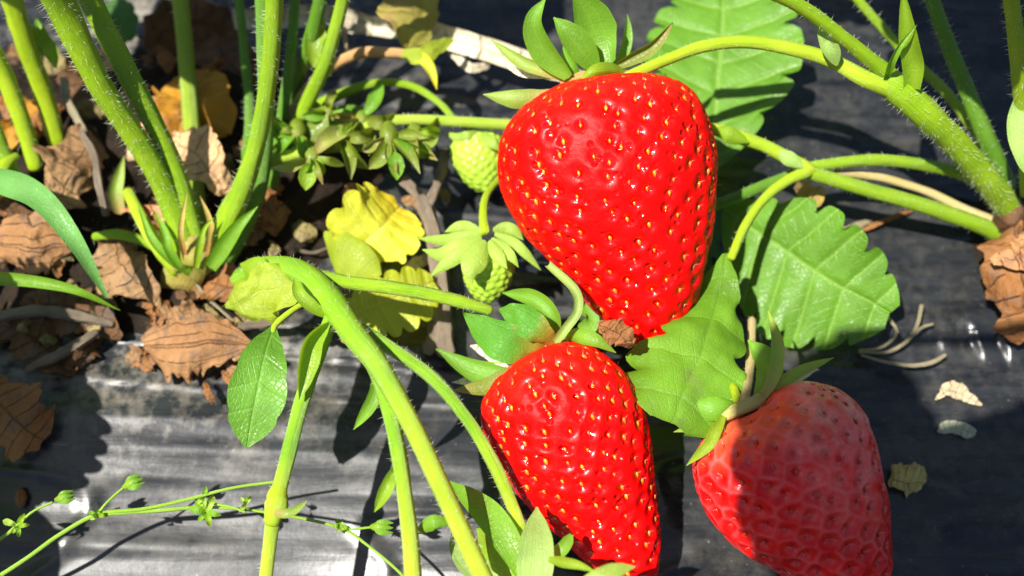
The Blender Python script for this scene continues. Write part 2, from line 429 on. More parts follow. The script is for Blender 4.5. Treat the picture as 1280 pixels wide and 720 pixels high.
# ------------------------------------------------------------------ colours
GREEN = dict(base=(.09, .25, .018), back=(.22, .52, .02))
M_LEAF = leaf_mat('strawberry_leaf', (.10, .245, .012), (.24, .42, .07), (.30, .60, .02), tl=.30, rough=.42, nv=6, spec=.4)
M_LEAFC = leaf_mat('dull_leaf', (.12, .265, .012), (.17, .32, .03), (.32, .56, .02), tl=.30, rough=.5, nv=4, vamt=.25, veinw=.1, mottle=.3, spot=(.14, .17, .05), spot_at=.6, spec=.3)
M_SEP = leaf_mat('sepal_green', (.16, .36, .022), (.28, .48, .07), (.40, .70, .03), tl=.42, rough=.42, nv=7, along=True, vamt=.35, bumpy=.7)
M_SEPP = leaf_mat('sepal_pale', (.26, .38, .05), (.40, .48, .12), (.5, .65, .08), tl=.35, rough=.45, nv=7, along=True, vamt=.35, bumpy=.7, basec=(.42, .30, .10))
M_SEPO = leaf_mat('sepal_olive', (.17, .22, .02), (.30, .28, .06), (.4, .45, .03), tl=.3, rough=.45, nv=6, along=True, tipc=(.30, .20, .07), vamt=.4)
M_SEPR = leaf_mat('sepal_blushed', (.08, .27, .016), (.12, .30, .05), (.24, .55, .02), tl=.3, rough=.52, spec=.3, nv=6, along=True, tipc=(.10, .27, .02), basec=(.42, .10, .02), vamt=.3)
M_BRACT = leaf_mat('bract_yellowgreen', (.24, .40, .015), (.40, .50, .06), (.48, .68, .02), tl=.4, rough=.45, nv=9, along=True, vamt=.4)
M_BRACTL = leaf_mat('bract_leaf', (.17, .36, .018), (.30, .46, .07), (.38, .66, .02), tl=.4, rough=.42, nv=8, along=True, vamt=.35)
M_LIME = leaf_mat('lime_leaf', (.33, .43, .018), (.48, .53, .10), (.55, .66, .03), tl=.4, rough=.5, nv=8, vamt=.3)
M_YEL = leaf_mat('yellow_leaf', (.66, .69, .03), (.80, .74, .2), (.85, .8, .03), tl=.35, rough=.5, nv=9, spot=(.40, .13, .02), spot_at=.68, vamt=.4, tipc=(.66, .48, .012))
M_ORL = leaf_mat('orange_leaf', (.50, .22, .008), (.55, .34, .05), (.6, .3, .01), tl=.3, rough=.6, nv=9, spot=(.22, .08, .01), spot_at=.6)
M_GRASS = leaf_mat('grass_blade', (.13, .33, .07), (.2, .42, .12), (.24, .5, .1), tl=.3, rough=.4, nv=12, along=True, vamt=.35)
M_CAL = leaf_mat('young_calyx', (.32, .48, .06), (.44, .56, .14), (.5, .68, .1), tl=.35, rough=.5, nv=7, along=True, vamt=.3)
M_BACK = leaf_mat('leaf_underside', (.30, .45, .10), (.40, .52, .18), (.4, .62, .1), tl=.35, rough=.55, nv=7, along=True, vamt=.3)
M_STEM = stem_mat('stem_green', (.15, .29, .005), (.28, .43, .008))
M_STEMY = stem_mat('stem_yellowgreen', (.26, .40, .006), (.40, .52, .014))
M_STEMD = stem_mat('stem_deep_green', (.07, .18, .008), (.12, .26, .012))
M_STEMT = stem_mat('stem_truss', (.13, .30, .006), (.24, .43, .010), endc=(.42, .50, .02))
M_STEMR = stem_mat('stem_reddish', (.38, .26, .08), (.46, .36, .16))
M_STEMB = stem_mat('stem_buff', (.50, .42, .12), (.60, .45, .26))
M_WEED = stem_mat('weed_stem', (.22, .40, .03), (.32, .50, .06))
M_TWIG = stem_mat('twig_bark', (.20, .14, .09), (.48, .38, .27), rough=.8, bark=True)
M_STRAW = stem_mat('straw', (.52, .43, .24), (.72, .62, .40), rough=.5, bark=True)
M_DRYT = dry_mat('dry_tan', (.20, .10, .038), (.38, .23, .11), (.12, .055, .022))
M_DRYB = dry_mat('dry_brown', (.20, .075, .02), (.34, .155, .05), (.10, .04, .015))
M_DRYA = dry_mat('dry_ribbed', (.24, .11, .038), (.40, .21, .09), (.12, .05, .02), nv=5, along=True)
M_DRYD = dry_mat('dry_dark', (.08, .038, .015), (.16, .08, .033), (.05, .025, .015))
M_DRYO = dry_mat('dry_olive', (.20, .16, .06), (.30, .23, .09), (.10, .07, .03))
M_PALE = dry_mat('dry_pale', (.62, .53, .36), (.75, .68, .50), (.40, .30, .18))
M_STIP = leaf_mat('stipule', (.45, .34, .08), (.42, .16, .06), (.6, .45, .1), tl=.35, rough=.5, nv=5, along=True, vamt=.6, basec=(.40, .14, .06))
HAIR = hair_mat()

# ------------------------------------------------------------------ strawberries
def berry_mat(name, red, deep, ridge, shoulder, rough=.2, sss=.15, ridge_amt=0.0, sh_amt=.5, sss_r=(1, .12, .06), blotch=None, lumps=.22, spec=.5, sparkle=False):
    m, nt, out = newmat(name)
    tc = nd(nt, 'ShaderNodeTexCoord'); ob = tc.outputs['Object']
    at = nd(nt, 'ShaderNodeAttribute'); at.attribute_name = 'pit'
    sx = nd(nt, 'ShaderNodeSeparateColor'); nt.links.new(at.outputs['Color'], sx.inputs[0])
    pit, t, seam, side = sx.outputs[0], sx.outputs[1], sx.outputs[2], at.outputs['Alpha']
    n1 = noi(nt, ob, 90, 5); n2 = noi(nt, ob, 750, 3, .6); n3 = noi(nt, ob, 260, 5, .6)
    c = mixc(nt, rng01(nt, n1, .3, .7), deep, red)
    vo = nd(nt, 'ShaderNodeTexVoronoi'); vo.inputs['Scale'].default_value = 520; nt.links.new(ob, vo.inputs['Vector'])
    mp = rng01(nt, vo.outputs['Distance'], .30, .02); mp = mth(nt, 'POWER', mp, 1.3)
    c = mixc(nt, mth(nt, 'MULTIPLY', pit, .35), c, deep)  # darker dimples: their shade is put into the skin colour
    sh = mth(nt, 'MULTIPLY', rng01(nt, mth(nt, 'ADD', t, mth(nt, 'MULTIPLY', mth(nt, 'SUBTRACT', n1, .5), .25)), .2, .0), sh_amt)
    c = mixc(nt, sh, c, shoulder)
    if blotch: c = mixc(nt, mth(nt, 'MULTIPLY', mth(nt, 'MULTIPLY', side, rng01(nt, n3, .34, .62)), .5), c, blotch)
    if ridge_amt: c = mixc(nt, mth(nt, 'MULTIPLY', mth(nt, 'MULTIPLY', seam, rng01(nt, n3, .34, .6)), ridge_amt), c, ridge)  # pale ridges: sky reflections painted into the skin colour
    nr = bump(nt, mth(nt, 'ADD', n3, mth(nt, 'MULTIPLY', n2, .8)), lumps, .0009)
    if sparkle: nr = bump(nt, mp, .8, -.0005, nr)
    gl = mth(nt, 'MAXIMUM', pit, mth(nt, 'MULTIPLY', mp, 1.0 if sparkle else 0.0))
    b = bsdf(nt, c, rng01(nt, gl, .12, .5, .48, rough), nr, spec)
    nt.links.new(rng01(nt, gl, .1, .5, spec * .32, spec * 1.4), b.inputs['Specular IOR Level'])
    b.inputs['Subsurface Weight'].default_value = sss; b.inputs['Subsurface Radius'].default_value = sss_r
    b.inputs['Subsurface Scale'].default_value = .0012
    nt.links.new(b.outputs[0], out.inputs[0]); return m
def seed_mat(name, a, b_):
    m, nt, out = newmat(name)
    oi = nd(nt, 'ShaderNodeObjectInfo')
    c = mixc(nt, oi.outputs['Random'], a, b_); tc = nd(nt, 'ShaderNodeTexCoord')
    c = mixc(nt, rng01(nt, noi(nt, tc.outputs['Object'], 1800, 3), .4, .7), c, tuple(x * .45 for x in b_))
    b = bsdf(nt, c, .14, None, .6); nt.links.new(b.outputs[0], out.inputs[0]); return m

def ray_poly(poly, o, d):
    """largest and smallest distance along d at which the line o + s d meets the polygon"""
    s = []; n = len(poly)
    for i in range(n):
        a, b = poly[i], poly[(i + 1) % n]; e = b - a; den = d[0] * e[1] - d[1] * e[0]
        if abs(den) < 1e-9: continue
        q = a - o; t = (q[0] * e[1] - q[1] * e[0]) / den; k = (q[0] * d[1] - q[1] * d[0]) / den
        if -1e-9 <= k <= 1 + 1e-9: s.append(t)
    return (min(s), max(s)) if s else (0, 0)

def smooth_poly(poly, n=160):
    q = [(*p, 0) for p in poly] + [(*poly[0], 0)]
    A = np.array(q, float); Q = np.vstack([A[-2], A, A[1]]); out = []
    for i in range(1, len(Q) - 2):
        for t in np.linspace(0, 1, 12, endpoint=False):
            p0, p1, p2, p3 = Q[i - 1:i + 3]
            out.append(.5 * (2 * p1 + (p2 - p0) * t + (2 * p0 - 5 * p1 + 4 * p2 - p3) * t * t + (3 * p1 - p0 - 3 * p2 + p3) * t ** 3)[:2])
    return np.array(out)

def berry(root, poly, top, tip, h, tilt, flat, nseeds, mat, smat, dimple, pitr, seed_size, seed_n=100, nt_=190, na=260, sink=.55, part='fruit_flesh', bulge=1.0):
    """a real solid: its outline as seen from the camera, its depth from its own half width"""
    poly = smooth_poly(poly); a, b = np.array(top, float), np.array(tip, float)
    ax = (b - a) / np.linalg.norm(b - a); pe = np.array((-ax[1], ax[0]))
    al = (poly - a) @ ax; t0, t1 = al.min() + .2, al.max() - .2
    cpx = (a + b) / 2; c3 = P(cpx[0], cpx[1], h); s = scl(c3)
    tt = .5 - .5 * np.cos(np.linspace(0, math.pi, nt_)); ts = t0 + (t1 - t0) * tt
    lo, hi = np.array([ray_poly(poly, a + ax * q, pe) for q in ts]).T
    cen, hw = (lo + hi) / 2, np.maximum((hi - lo) / 2, .05)
    # round the two ends in the measured profile
    dep = np.minimum(hw, np.sqrt(np.maximum(0, (ts - t0) * (t1 - ts))) * 1.25 + .05) * flat
    th = np.linspace(0, 2 * math.pi, na, endpoint=False)
    X = (a[0] + ax[0] * ts + pe[0] * cen)[:, None] + pe[0] * hw[:, None] * np.cos(th)[None] - cpx[0]
    Y = (a[1] + ax[1] * ts + pe[1] * cen)[:, None] + pe[1] * hw[:, None] * np.cos(th)[None] - cpx[1]
    Dp = dep[:, None] * np.sin(th)[None] + (tilt * (tt - .5) * (t1 - t0))[:, None]
    r_, u_, f_ = map(np.array, (RGT, UPV, FWD))
    V = np.array(c3) + s * (X[..., None] * r_ - Y[..., None] * u_ - Dp[..., None] * f_)
    # normals
    du = np.gradient(V, axis=0); dv = (np.roll(V, -1, 1) - np.roll(V, 1, 1)) / 2
    N = np.cross(dv, du); N /= np.linalg.norm(N, axis=2)[..., None] + 1e-12
    if ((V - V.mean((0, 1))) * N).sum() < 0: N = -N
    # seeds: even over the skin, on spirals
    area = np.linalg.norm(np.cross(du, dv), axis=2).sum(1); cum = np.cumsum(area) / area.sum()
    k = np.arange(nseeds); ti = np.clip(np.interp((k + .5) / nseeds, cum, np.arange(nt_)), 1, nt_ - 2).astype(int)
    ai = ((k * .6180339887 + .011 * rng.standard_normal(nseeds)) % 1 * na).astype(int) % na
    ok = (tt[ti] > .015) & (tt[ti] < .985); ti, ai = ti[ok], ai[ok]
    SP_, SN = V[ti, ai], N[ti, ai]
    flatV = V.reshape(-1, 3); d1 = np.full(len(flatV), 9.); d2 = np.full(len(flatV), 9.)
    for q in SP_:
        d = np.linalg.norm(flatV - q, axis=1); m = d < d1
        d2 = np.where(m, d1, np.minimum(d2, d)); d1 = np.where(m, d, d1)
    pit = np.exp(-(d1 / pitr) ** 2); edge = np.clip((d2 - d1) / (pitr * 1.6), 0, 1)
    lump = np.array([noise.noise(Vector(v) * 1.1) for v in flatV[::1]]) if True else 0
    seam = np.clip(1 - (d2 - d1) / (pitr * 1.1), 0, 1) ** 1.6 * np.clip(1 - np.exp(-(d1 / (pitr * .8)) ** 2), 0, 1)
    fine_l = np.array([noise.noise(Vector(v) * 5.5) for v in flatV])
    disp = -dimple * pit + dimple * .25 * bulge * (1 - edge) * (1 - pit) + .05 * lump + .005 * fine_l
    fade = np.clip(np.minimum(tt, 1 - tt) / .03, 0, 1).repeat(na)
    NV = flatV + N.reshape(-1, 3) * (disp * fade)[:, None]
    F = []
    for i in range(nt_ - 1):
        A = i * na
        for j in range(na): F.append((A + j, A + (j + 1) % na, A + na + (j + 1) % na, A + na + j))
    F.append(tuple(range(na - 1, -1, -1))); F.append(tuple((nt_ - 1) * na + j for j in range(na)))
    o = put(part, (NV, F, None, None), mat, parent=root)
    ca = o.data.color_attributes.new('pit', 'FLOAT_COLOR', 'POINT')
    sidev = np.clip(-np.cos(th)[None] * 1.4 + .3, 0, 1) * np.clip(1.25 - tt * 1.7, 0, 1)[:, None]
    cc = np.stack([pit, tt.repeat(na), seam, sidev.ravel()], 1).astype(np.float32)
    ca.data.foreach_set('color', cc.ravel())
    # achenes
    mesh = achene_mesh(seed_size); mesh.materials.append(smat); mesh.materials.append(HAIR)
    TD = du[ti, ai]; TD = TD - SN * (TD * SN).sum(1)[:, None]; TD /= np.linalg.norm(TD, axis=1)[:, None] + 1e-9
    BD = np.cross(SN, TD); vis = (SN * (np.array(CAM) - SP_)).sum(1); order = np.argsort(-vis)
    rl = np.array(wloc(root)); rest = []
    for rank, q in enumerate(order):
        z = random.uniform(.65, 1.15); pos = SP_[q] - SN[q] * dimple * sink
        M = Matrix(((TD[q][0], BD[q][0], SN[q][0], 0), (TD[q][1], BD[q][1], SN[q][1], 0), (TD[q][2], BD[q][2], SN[q][2], 0), (0, 0, 0, 1)))
        if rank < seed_n:
            so = bpy.data.objects.new('achene', mesh); COL.objects.link(so); so.parent = root
            so.matrix_local = Matrix.Translation(Vector((pos - rl) * S)) @ M @ Matrix.Scale(z, 4)
        else: rest.append((pos, M, z))
    if rest:
        bv = np.array([v.co[:] for v in mesh.vertices]) / S; bf = [tuple(p.vertices) for p in mesh.polygons]; AV, AF = [], []
        for pos, M, z in rest:
            k0 = len(AV); AV += [tuple(np.array(M.to_3x3() @ Vector(v)) * z + pos) for v in bv]; AF += [tuple(k0 + i for i in f) for f in bf]
        oo = put('remaining_achenes', (AV, AF, None, None), smat, parent=root); oo['kind'] = 'stuff'
    return o
ACH = {}
def achene_mesh(sz):
    me = bpy.data.meshes.new('achene'); V, F = [], []; n, m = 9, 10
    for i in range(n):
        t = i / (n - 1); r = math.sin(math.pi * t) ** .75 * (1 - .35 * t) if 0 < i < n - 1 else .0
        for j in range(m):
            a = 2 * math.pi * j / m
            V.append(((t - .45) * 1.0 * sz * S, .34 * r * math.cos(a) * sz * S, .27 * r * math.sin(a) * sz * S))
    for i in range(n - 1):
        for j in range(m): F.append((i * m + j, (i + 1) * m + j, (i + 1) * m + (j + 1) % m, i * m + (j + 1) % m))
    hf = len(F)
    for q in range(3): V.append((-.3 * sz * S + .0022 * S * math.cos(q * 2.09), .0022 * S * math.sin(q * 2.09), .1 * sz * S))
    V.append((-.75 * sz * S, .1 * sz * S, 1.15 * sz * S))
    for q in range(3): F.append((n * m + q, n * m + (q + 1) % 3, n * m + 3))
    me.from_pydata(V, [], F); me.polygons.foreach_set('material_index', np.array([0] * hf + [1] * 3, dtype=np.int32)); me.polygons.foreach_set('use_smooth', np.full(len(me.polygons), True)); me.update(); return me

RED = berry_mat('berry_red', (.78, .0015, .001), (.60, .001, .001), (.8, .1, .08), (.75, .02, .006), rough=.10, spec=.42, sparkle=True)
RED_SKYLIT = berry_mat('berry_red_skylit', (.80, .008, .006), (.48, .003, .003), (.85, .26, .26), (.72, .24, .09), rough=.2, spec=.35, ridge_amt=.34, sh_amt=.5, blotch=(.78, .42, .36))
GRN = berry_mat('berry_green', (.40, .55, .06), (.26, .42, .03), (.5, .6, .2), (.45, .6, .12), rough=.4, sss=.25, sss_r=(.6, 1, .2), sh_amt=.3)
SEEDY = seed_mat('achene_yellow', (.82, .34, .02), (.72, .14, .008))
SEEDR = seed_mat('achene_red', (.55, .04, .02), (.40, .02, .01))
SEEDG = seed_mat('achene_green', (.55, .62, .10), (.42, .52, .06))

# --- the big upper strawberry
r1 = thing('strawberry', 'largest bright red strawberry, hanging topmost with its upright green calyx', 'strawberry', foot(P(760, 270, 2.0), .1), 'ripe strawberries')
B1 = [(700, 108), (735, 102), (775, 98), (820, 98), (858, 113), (884, 150), (896, 195), (894, 250), (884, 320), (869, 381), (846, 418), (815, 434), (782, 424), (752, 398), (722, 364), (690, 331), (652, 290), (629, 246), (621, 200), (628, 168), (655, 136)]
berry(r1, B1, (752, 100), (806, 434), 2.15, -.06, .86, 400, RED, SEEDY, .066, .08, .09, bulge=.3, nt_=260, na=360)
for nm, pts, hw, mt, kw in [
    ('sepal', [(712, 97, 3.2), (680, 62, 3.5), (668, 28, 3.8), (682, -3, 4.0)], 17, M_SEP, dict(cup=.5, roll=-20)),
    ('sepal', [(745, 88, 3.15), (728, 65, 3.4), (708, 40, 3.6), (692, 22, 3.7)], (17, 20), M_SEP, dict(cup=.3, roll=10)),
    ('sepal', [(760, 84, 3.1), (748, 55, 3.2), (735, 20, 3.5), (716, -14, 3.9)], (22, 30), M_SEP, dict(cup=.35)),
    ('sepal', [(765, 84, 2.8), (778, 62, 2.9), (783, 38, 3.0), (784, 18, 3.1)], 9, M_SEP, dict(cup=.6, roll=40)),
    ('sepal', [(766, 84, 3.1), (790, 70, 3.2), (816, 55, 3.3), (841, 28, 3.5)], (8, 10), M_SEPO, dict(cup=.9, roll=25)),
    ('sepal', [(788, 94, 3.0), (765, 88, 3.3), (742, 90, 3.45), (722, 104, 3.3)], (9, 10), M_BRACT, dict(cup=-.8, prof='ovate')),
    ('sepal', [(706, 98, 3.1), (680, 88, 3.2), (650, 76, 3.2), (614, 50, 3.2)], (9, 8), M_SEPP, dict(cup=.5)),
    ('sepal', [(704, 97, 2.9), (680, 94, 2.9), (650, 91, 2.8), (625, 76, 2.8)], (5, 6), M_PALE, dict(cup=.5)),
    ('sepal', [(700, 114, 2.9), (675, 121, 2.9), (640, 122, 2.9), (604, 118, 2.8)], (15, 11), M_SEPP, dict(cup=-.4)),
    ('sepal', [(724, 95, 3.0), (715, 82, 3.1), (708, 70, 3.1), (704, 58, 3.1)], 10, M_STEMD and M_SEP, dict(cup=.3, roll=-35))]:
    put(nm, leafp(pts, hw, prof=kw.pop('prof', 'sepal'), **kw), mt, parent=r1)
put('calyx_base', tubep([(702, 102, 3.05, 8), (722, 98, 3.1, 13), (748, 93, 3.1, 15), (775, 92, 3.05, 12), (787, 95, 3.0, 9)], ridge=.2, wob=.5), stem_mat('calyx_flesh', (.42, .30, .07), (.50, .24, .10)), parent=r1)

# --- the lower strawberry
r2 = thing('strawberry', 'glossy red strawberry just below the largest one, its tip towards the bed', 'strawberry', foot(P(720, 570, 1.2), .05), 'ripe strawberries')
B2 = [(672, 437), (700, 428), (732, 430), (762, 446), (786, 470), (803, 505), (816, 560), (823, 620), (827, 680), (824, 722), (800, 742), (765, 732), (728, 700), (694, 664), (658, 630), (628, 590), (608, 548), (602, 512), (612, 482), (638, 456)]
berry(r2, B2, (680, 440), (796, 742), 1.35, -.05, .85, 325, RED, SEEDY, .066, .08, .09, bulge=.3, nt_=240, na=340)
for nm, pts, hw, mt, kw in [
    ('sepal', [(692, 436, 1.9), (665, 432, 2.1), (625, 425, 2.2), (581, 392, 2.0)], (26, 24), M_SEPR, dict(cup=-.15, prof='ovate', wave=.05, crumple=.05)),
    ('sepal', [(694, 432, 2.0), (676, 416, 2.25), (655, 402, 2.3), (622, 386, 2.15)], (20, 22), M_SEPR, dict(cup=-.2, prof='ovate', wave=.05, crumple=.05)),
    ('sepal', [(690, 440, 1.6), (650, 462, 1.4), (600, 462, 1.2), (545, 436, 1.2)], (20, 13), M_SEP, dict(cup=.45)),
    ('sepal', [(672, 446, 1.7), (645, 443, 1.5), (618, 438, 1.3), (588, 432, 1.2)], (18, 12), M_PALE, dict(cup=.4)),
    ('sepal', [(662, 456, 1.9), (635, 472, 2.0), (608, 485, 1.9), (566, 488, 1.6)], (10, 14), M_SEPO, dict(cup=-.3)),
    ('sepal', [(640, 470, 1.2), (615, 476, 1.0), (590, 476, .9), (565, 478, .8)], 8, M_PALE, dict(cup=.3)),
    ('sepal', [(694, 420, 1.7), (688, 395, 1.9), (665, 374, 1.9), (628, 366, 1.7)], (10, 13), M_SEP, dict(cup=.6)),
    ('sepal', [(722, 412, 1.4), (736, 408, 1.4), (741, 398, 1.4), (734, 376, 1.4)], 16, M_SEP, dict(cup=.3)),
    ('sepal', [(704, 420, 1.9), (722, 420, 2.2), (745, 426, 2.3), (770, 441, 2.2)], (11, 10), M_SEP, dict(cup=-.4)),
    ('sepal', [(690, 432, 2.0), (706, 412, 2.3), (722, 388, 2.4), (718, 362, 2.4), (686, 331, 2.2)], (6, 6), M_BACK, dict(cup=.8, prof='strap'))]:
    put(nm, leafp(pts, hw, prof=kw.pop('prof', 'sepal'), **kw), mt, parent=r2)
put('withered_sepal', leafp([(742, 402, 2.5), (762, 412, 2.65), (780, 425, 2.6), (788, 442, 2.4)], (15, 16), prof='frag', crumple=.10, cup=-.5, rag=.3), M_DRYB, parent=r2, label='brown withered sepal curled between two berries')
put('calyx_base', tubep([(676, 444, 1.85, 16), (690, 436, 1.9, 22), (706, 428, 1.85, 14)], ridge=.2, wob=.4), M_STEMR, parent=r2)

# --- the shaded strawberry
r3 = thing('strawberry', 'half shaded strawberry with skylight painted on its honeycomb ridges and a whitish shoulder', 'strawberry', foot(P(1000, 600, 1.2), .05), 'ripe strawberries')
B3 = [(938, 512), (960, 492), (990, 478), (1022, 477), (1052, 490), (1078, 518), (1094, 556), (1104, 606), (1111, 660), (1114, 715), (1096, 752), (1056, 768), (1012, 748), (972, 716), (930, 690), (892, 652), (870, 612), (865, 580), (880, 548), (908, 526)]
berry(r3, B3, (960, 492), (1062, 768), 1.5, -.05, .85, 250, RED_SKYLIT, SEEDR, .065, .10, .075, bulge=.4, nt_=220, na=300)
for nm, pts, hw, mt, kw in [
    ('sepal', [(946, 506, 2.2), (966, 472, 2.3), (972, 430, 2.3), (960, 388, 2.2)], 9, M_SEPP, dict(cup=.5)),
    ('sepal', [(942, 500, 2.1), (955, 478, 2.2), (958, 455, 2.2), (935, 425, 2.1)], (14, 20), M_SEP, dict(cup=-.4, prof='ovate')),
    ('sepal', [(922, 505, 2.0), (905, 508, 2.1), (885, 510, 2.1), (862, 500, 2.0)], (16, 15), M_SEP, dict(cup=-.4, prof='ovate')),
    ('sepal', [(948, 500, 2.2), (975, 480, 2.2), (1005, 462, 2.1), (1042, 447, 2.0)], 8, M_SEPP, dict(cup=.6)),
    ('sepal', [(905, 520, 2.2), (895, 540, 2.3), (885, 558, 2.2), (858, 582, 2.0)], (7, 9), M_BRACT, dict(cup=.5)),
    ('sepal', [(915, 522, 2.0), (890, 530, 1.9), (865, 534, 1.8), (842, 540, 1.8)], 8, M_SEPP, dict(cup=.5)),
    ('sepal', [(915, 526, 1.9), (878, 522, 1.8), (845, 520, 1.7), (812, 512, 1.6)], 7, M_SEPP, dict(cup=.5)),
    ('sepal', [(990, 482, 1.6), (1000, 468, 1.5), (1012, 462, 1.4), (1024, 462, 1.4)], 9, M_PALE, dict(cup=.4))]:
    put(nm, leafp(pts, hw, prof=kw.pop('prof', 'sepal'), **kw), mt, parent=r3)
put('calyx_base', tubep([(905, 522, 2.1, 12), (922, 512, 2.2, 18), (945, 503, 2.2, 18), (956, 494, 2.1, 12)], ridge=.2, wob=.4), stem_mat('calyx_pale', (.45, .48, .12), (.50, .40, .14)), parent=r3)

# --- unripe ones
g1 = thing('green_strawberry', 'small unripe green strawberry under a pale star-shaped calyx beside the twig', 'unripe strawberry', foot(P(610, 340, 1), .1), 'unripe strawberries')
G1 = [(580, 322), (600, 312), (628, 314), (642, 328), (638, 350), (624, 370), (606, 379), (590, 368), (580, 348)]
berry(g1, G1, (612, 314), (606, 379), 1.3, -.05, .9, 150, GRN, SEEDG, -.02, .04, .05, nt_=110, na=150, sink=-.9)
for pts, hw in [([(606, 290, 1.75), (580, 296, 1.75), (555, 300, 1.6), (522, 298, 1.3)], 8), ([(602, 294, 1.75), (575, 308, 1.8), (552, 318, 1.7), (528, 312, 1.5)], 11),
                ([(602, 298, 1.8), (580, 315, 1.85), (560, 328, 1.8), (538, 346, 1.6)], 10), ([(606, 300, 1.9), (596, 320, 2.0), (588, 338, 2.0), (590, 354, 1.9)], 17),
                ([(614, 298, 1.85), (628, 310, 1.9), (640, 322, 1.9), (648, 334, 1.8)], 8), ([(618, 292, 1.75), (640, 302, 1.75), (655, 315, 1.7), (676, 338, 1.5)], 7),
                ([(616, 288, 1.7), (630, 285, 1.7), (642, 288, 1.7), (654, 300, 1.6)], 8), ([(600, 288, 1.6), (585, 284, 1.6), (572, 284, 1.6), (556, 290, 1.5)], 8),
                ([(612, 300, 1.9), (618, 312, 1.95), (624, 322, 1.95), (634, 336, 1.9)], 9)]:
    put('sepal', leafp(pts, hw, prof='sepal', cup=-.35), M_CAL, parent=g1)
g2 = thing('green_strawberry', 'pale yellow-green unripe strawberry half hidden behind the largest red berry', 'unripe strawberry', foot(P(595, 205, .8), .1), 'unripe strawberries')
G2 = [(572, 168), (595, 163), (620, 166), (632, 185), (630, 212), (618, 236), (602, 240), (582, 228), (567, 206), (564, 184)]
berry(g2, G2, (596, 165), (610, 240), .9, 0, .9, 170, GRN, SEEDG, -.02, .045, .05, nt_=110, na=150, sink=-.9)
for pts, hw in [([(600, 165, 1.3), (585, 170, 1.4), (572, 172, 1.3), (556, 165, 1.2)], 7), ([(602, 166, 1.4), (610, 175, 1.5), (618, 182, 1.5), (626, 190, 1.4)], 7)]:
    put('sepal', leafp(pts, hw, prof='sepal', cup=-.3), M_CAL, parent=g2)

# ------------------------------------------------------------------ right-hand plant
SH = [M_STEM, HAIR]; SY = [M_STEMY, HAIR]; SD = [M_STEMD, HAIR]
pr_ = thing('strawberry_plant', 'strawberry plant with thick hairy stalks fanning from a crown beside a brown dead leaf', 'strawberry plant', foot(P(1262, 275)))
put('crown', tubep([(1275, 300, .1, 40), (1268, 285, .5, 46), (1260, 265, .9, 34)], ridge=.15, wob=.5), M_DRYD, parent=pr_)
HR = 62
put('fruit_stalk', tubep([(1262, 262, .8, 34), (1245, 238, 1.3, 34), (1200, 185, 2.2, 34), (1155, 140, 2.9, 36), (1118, 108, 3.2, 36), (1100, 98, 3.25, 26)], HR * 2.4), SH, parent=pr_)
put('pedicel', tubep([(1118, 112, 3.2, 24), (1080, 98, 3.3, 21), (1040, 76, 3.35, 18), (985, 60, 3.4, 17), (930, 52, 3.4, 16), (880, 58, 3.35, 15), (830, 76, 3.2, 14), (782, 97, 3.05, 13)], HR * .8, hair_len=.06), SY, parent=pr_)
put('pedicel', tubep([(1122, 104, 3.2, 24), (1095, 80, 3.5, 20), (1055, 48, 3.9, 18), (1010, 14, 4.3, 18), (970, -8, 4.6, 19), (900, -35, 5.0, 19), (800, -50, 5.2, 18)], HR * .8, hair_len=.07), SH, parent=pr_)
put('bract', leafp([(1140, 112, 3.3), (1142, 85, 3.6), (1136, 50, 4.0), (1128, -15, 4.6)], (14, 13), prof='blade', cup=.7), M_BRACT, parent=pr_)
put('bract', leafp([(1106, 96, 3.4), (1112, 78, 3.8), (1125, 55, 4.1), (1146, 31, 4.3)], (5, 6), prof='blade', cup=.9, roll=40), M_BRACTL, parent=pr_)
put('bract', leafp([(1046, 82, 3.5), (1040, 65, 3.7), (1032, 50, 3.8), (1022, 32, 3.9)], (10, 11), prof='ovate', cup=.6), M_BACK, parent=pr_)
put('petiole', tubep([(1258, 235, .8, 24), (1240, 190, 1.4, 23), (1215, 130, 2.0, 21), (1185, 55, 2.7, 19), (1160, -15, 3.4, 18), (1120, -140, 4.6, 18), (1090, -230, 5.6, 16)], HR), SD, parent=pr_)
put('petiole', tubep([(1252, 228, .8, 14), (1225, 175, 1.1, 14), (1185, 118, 1.4, 13), (1130, 65, 1.8, 12), (1065, -8, 2.4, 12), (990, -90, 3.2, 12)], HR), SH, parent=pr_)
put('petiole', tubep([(1285, 240, 1.2, 20), (1283, 180, 2.2, 20), (1275, 100, 3.4, 20), (1268, 30, 4.4, 20), (1262, -30, 5.2, 20), (1262, -130, 6.4, 19)], HR), SY, parent=pr_)
put('stipule', leafp([(1292, 225, 2.4), (1280, 195, 2.7), (1274, 150, 2.9), (1290, 85, 3.2)], (14, 14), prof='ovate', cup=.4), M_BACK, parent=pr_)
put('fruit_stalk', tubep([(1258, 262, .7, 15), (1215, 224, 1.0, 15), (1160, 207, 1.3, 15), (1095, 200, 1.5, 15), (1030, 206, 1.55, 14), (1005, 212, 1.5, 16)], HR, hair_len=.07), SH, parent=pr_)
put('fruit_stalk', tubep([(1250, 280, .6, 14), (1205, 262, .75, 13), (1160, 240, .9, 11), (1100, 222, 1.1, 11), (1045, 215, 1.3, 10)]), M_STEMB, parent=pr_, label='buff drying stalk between two green ones')
put('fruit_stalk', tubep([(1258, 296, .4, 24), (1220, 280, .7, 21), (1150, 256, 1.1, 19), (1080, 236, 1.4, 18), (1020, 218, 1.6, 18), (1000, 208, 1.65, 17)], HR, hair_len=.07), SH, parent=pr_)
put('fruit_stalk', tubep([(1012, 214, 1.65, 20), (985, 198, 1.75, 17), (955, 182, 1.85, 16), (920, 170, 1.9, 17), (888, 160, 1.8, 14)], HR * .6, hair_len=.06), SY, parent=pr_)
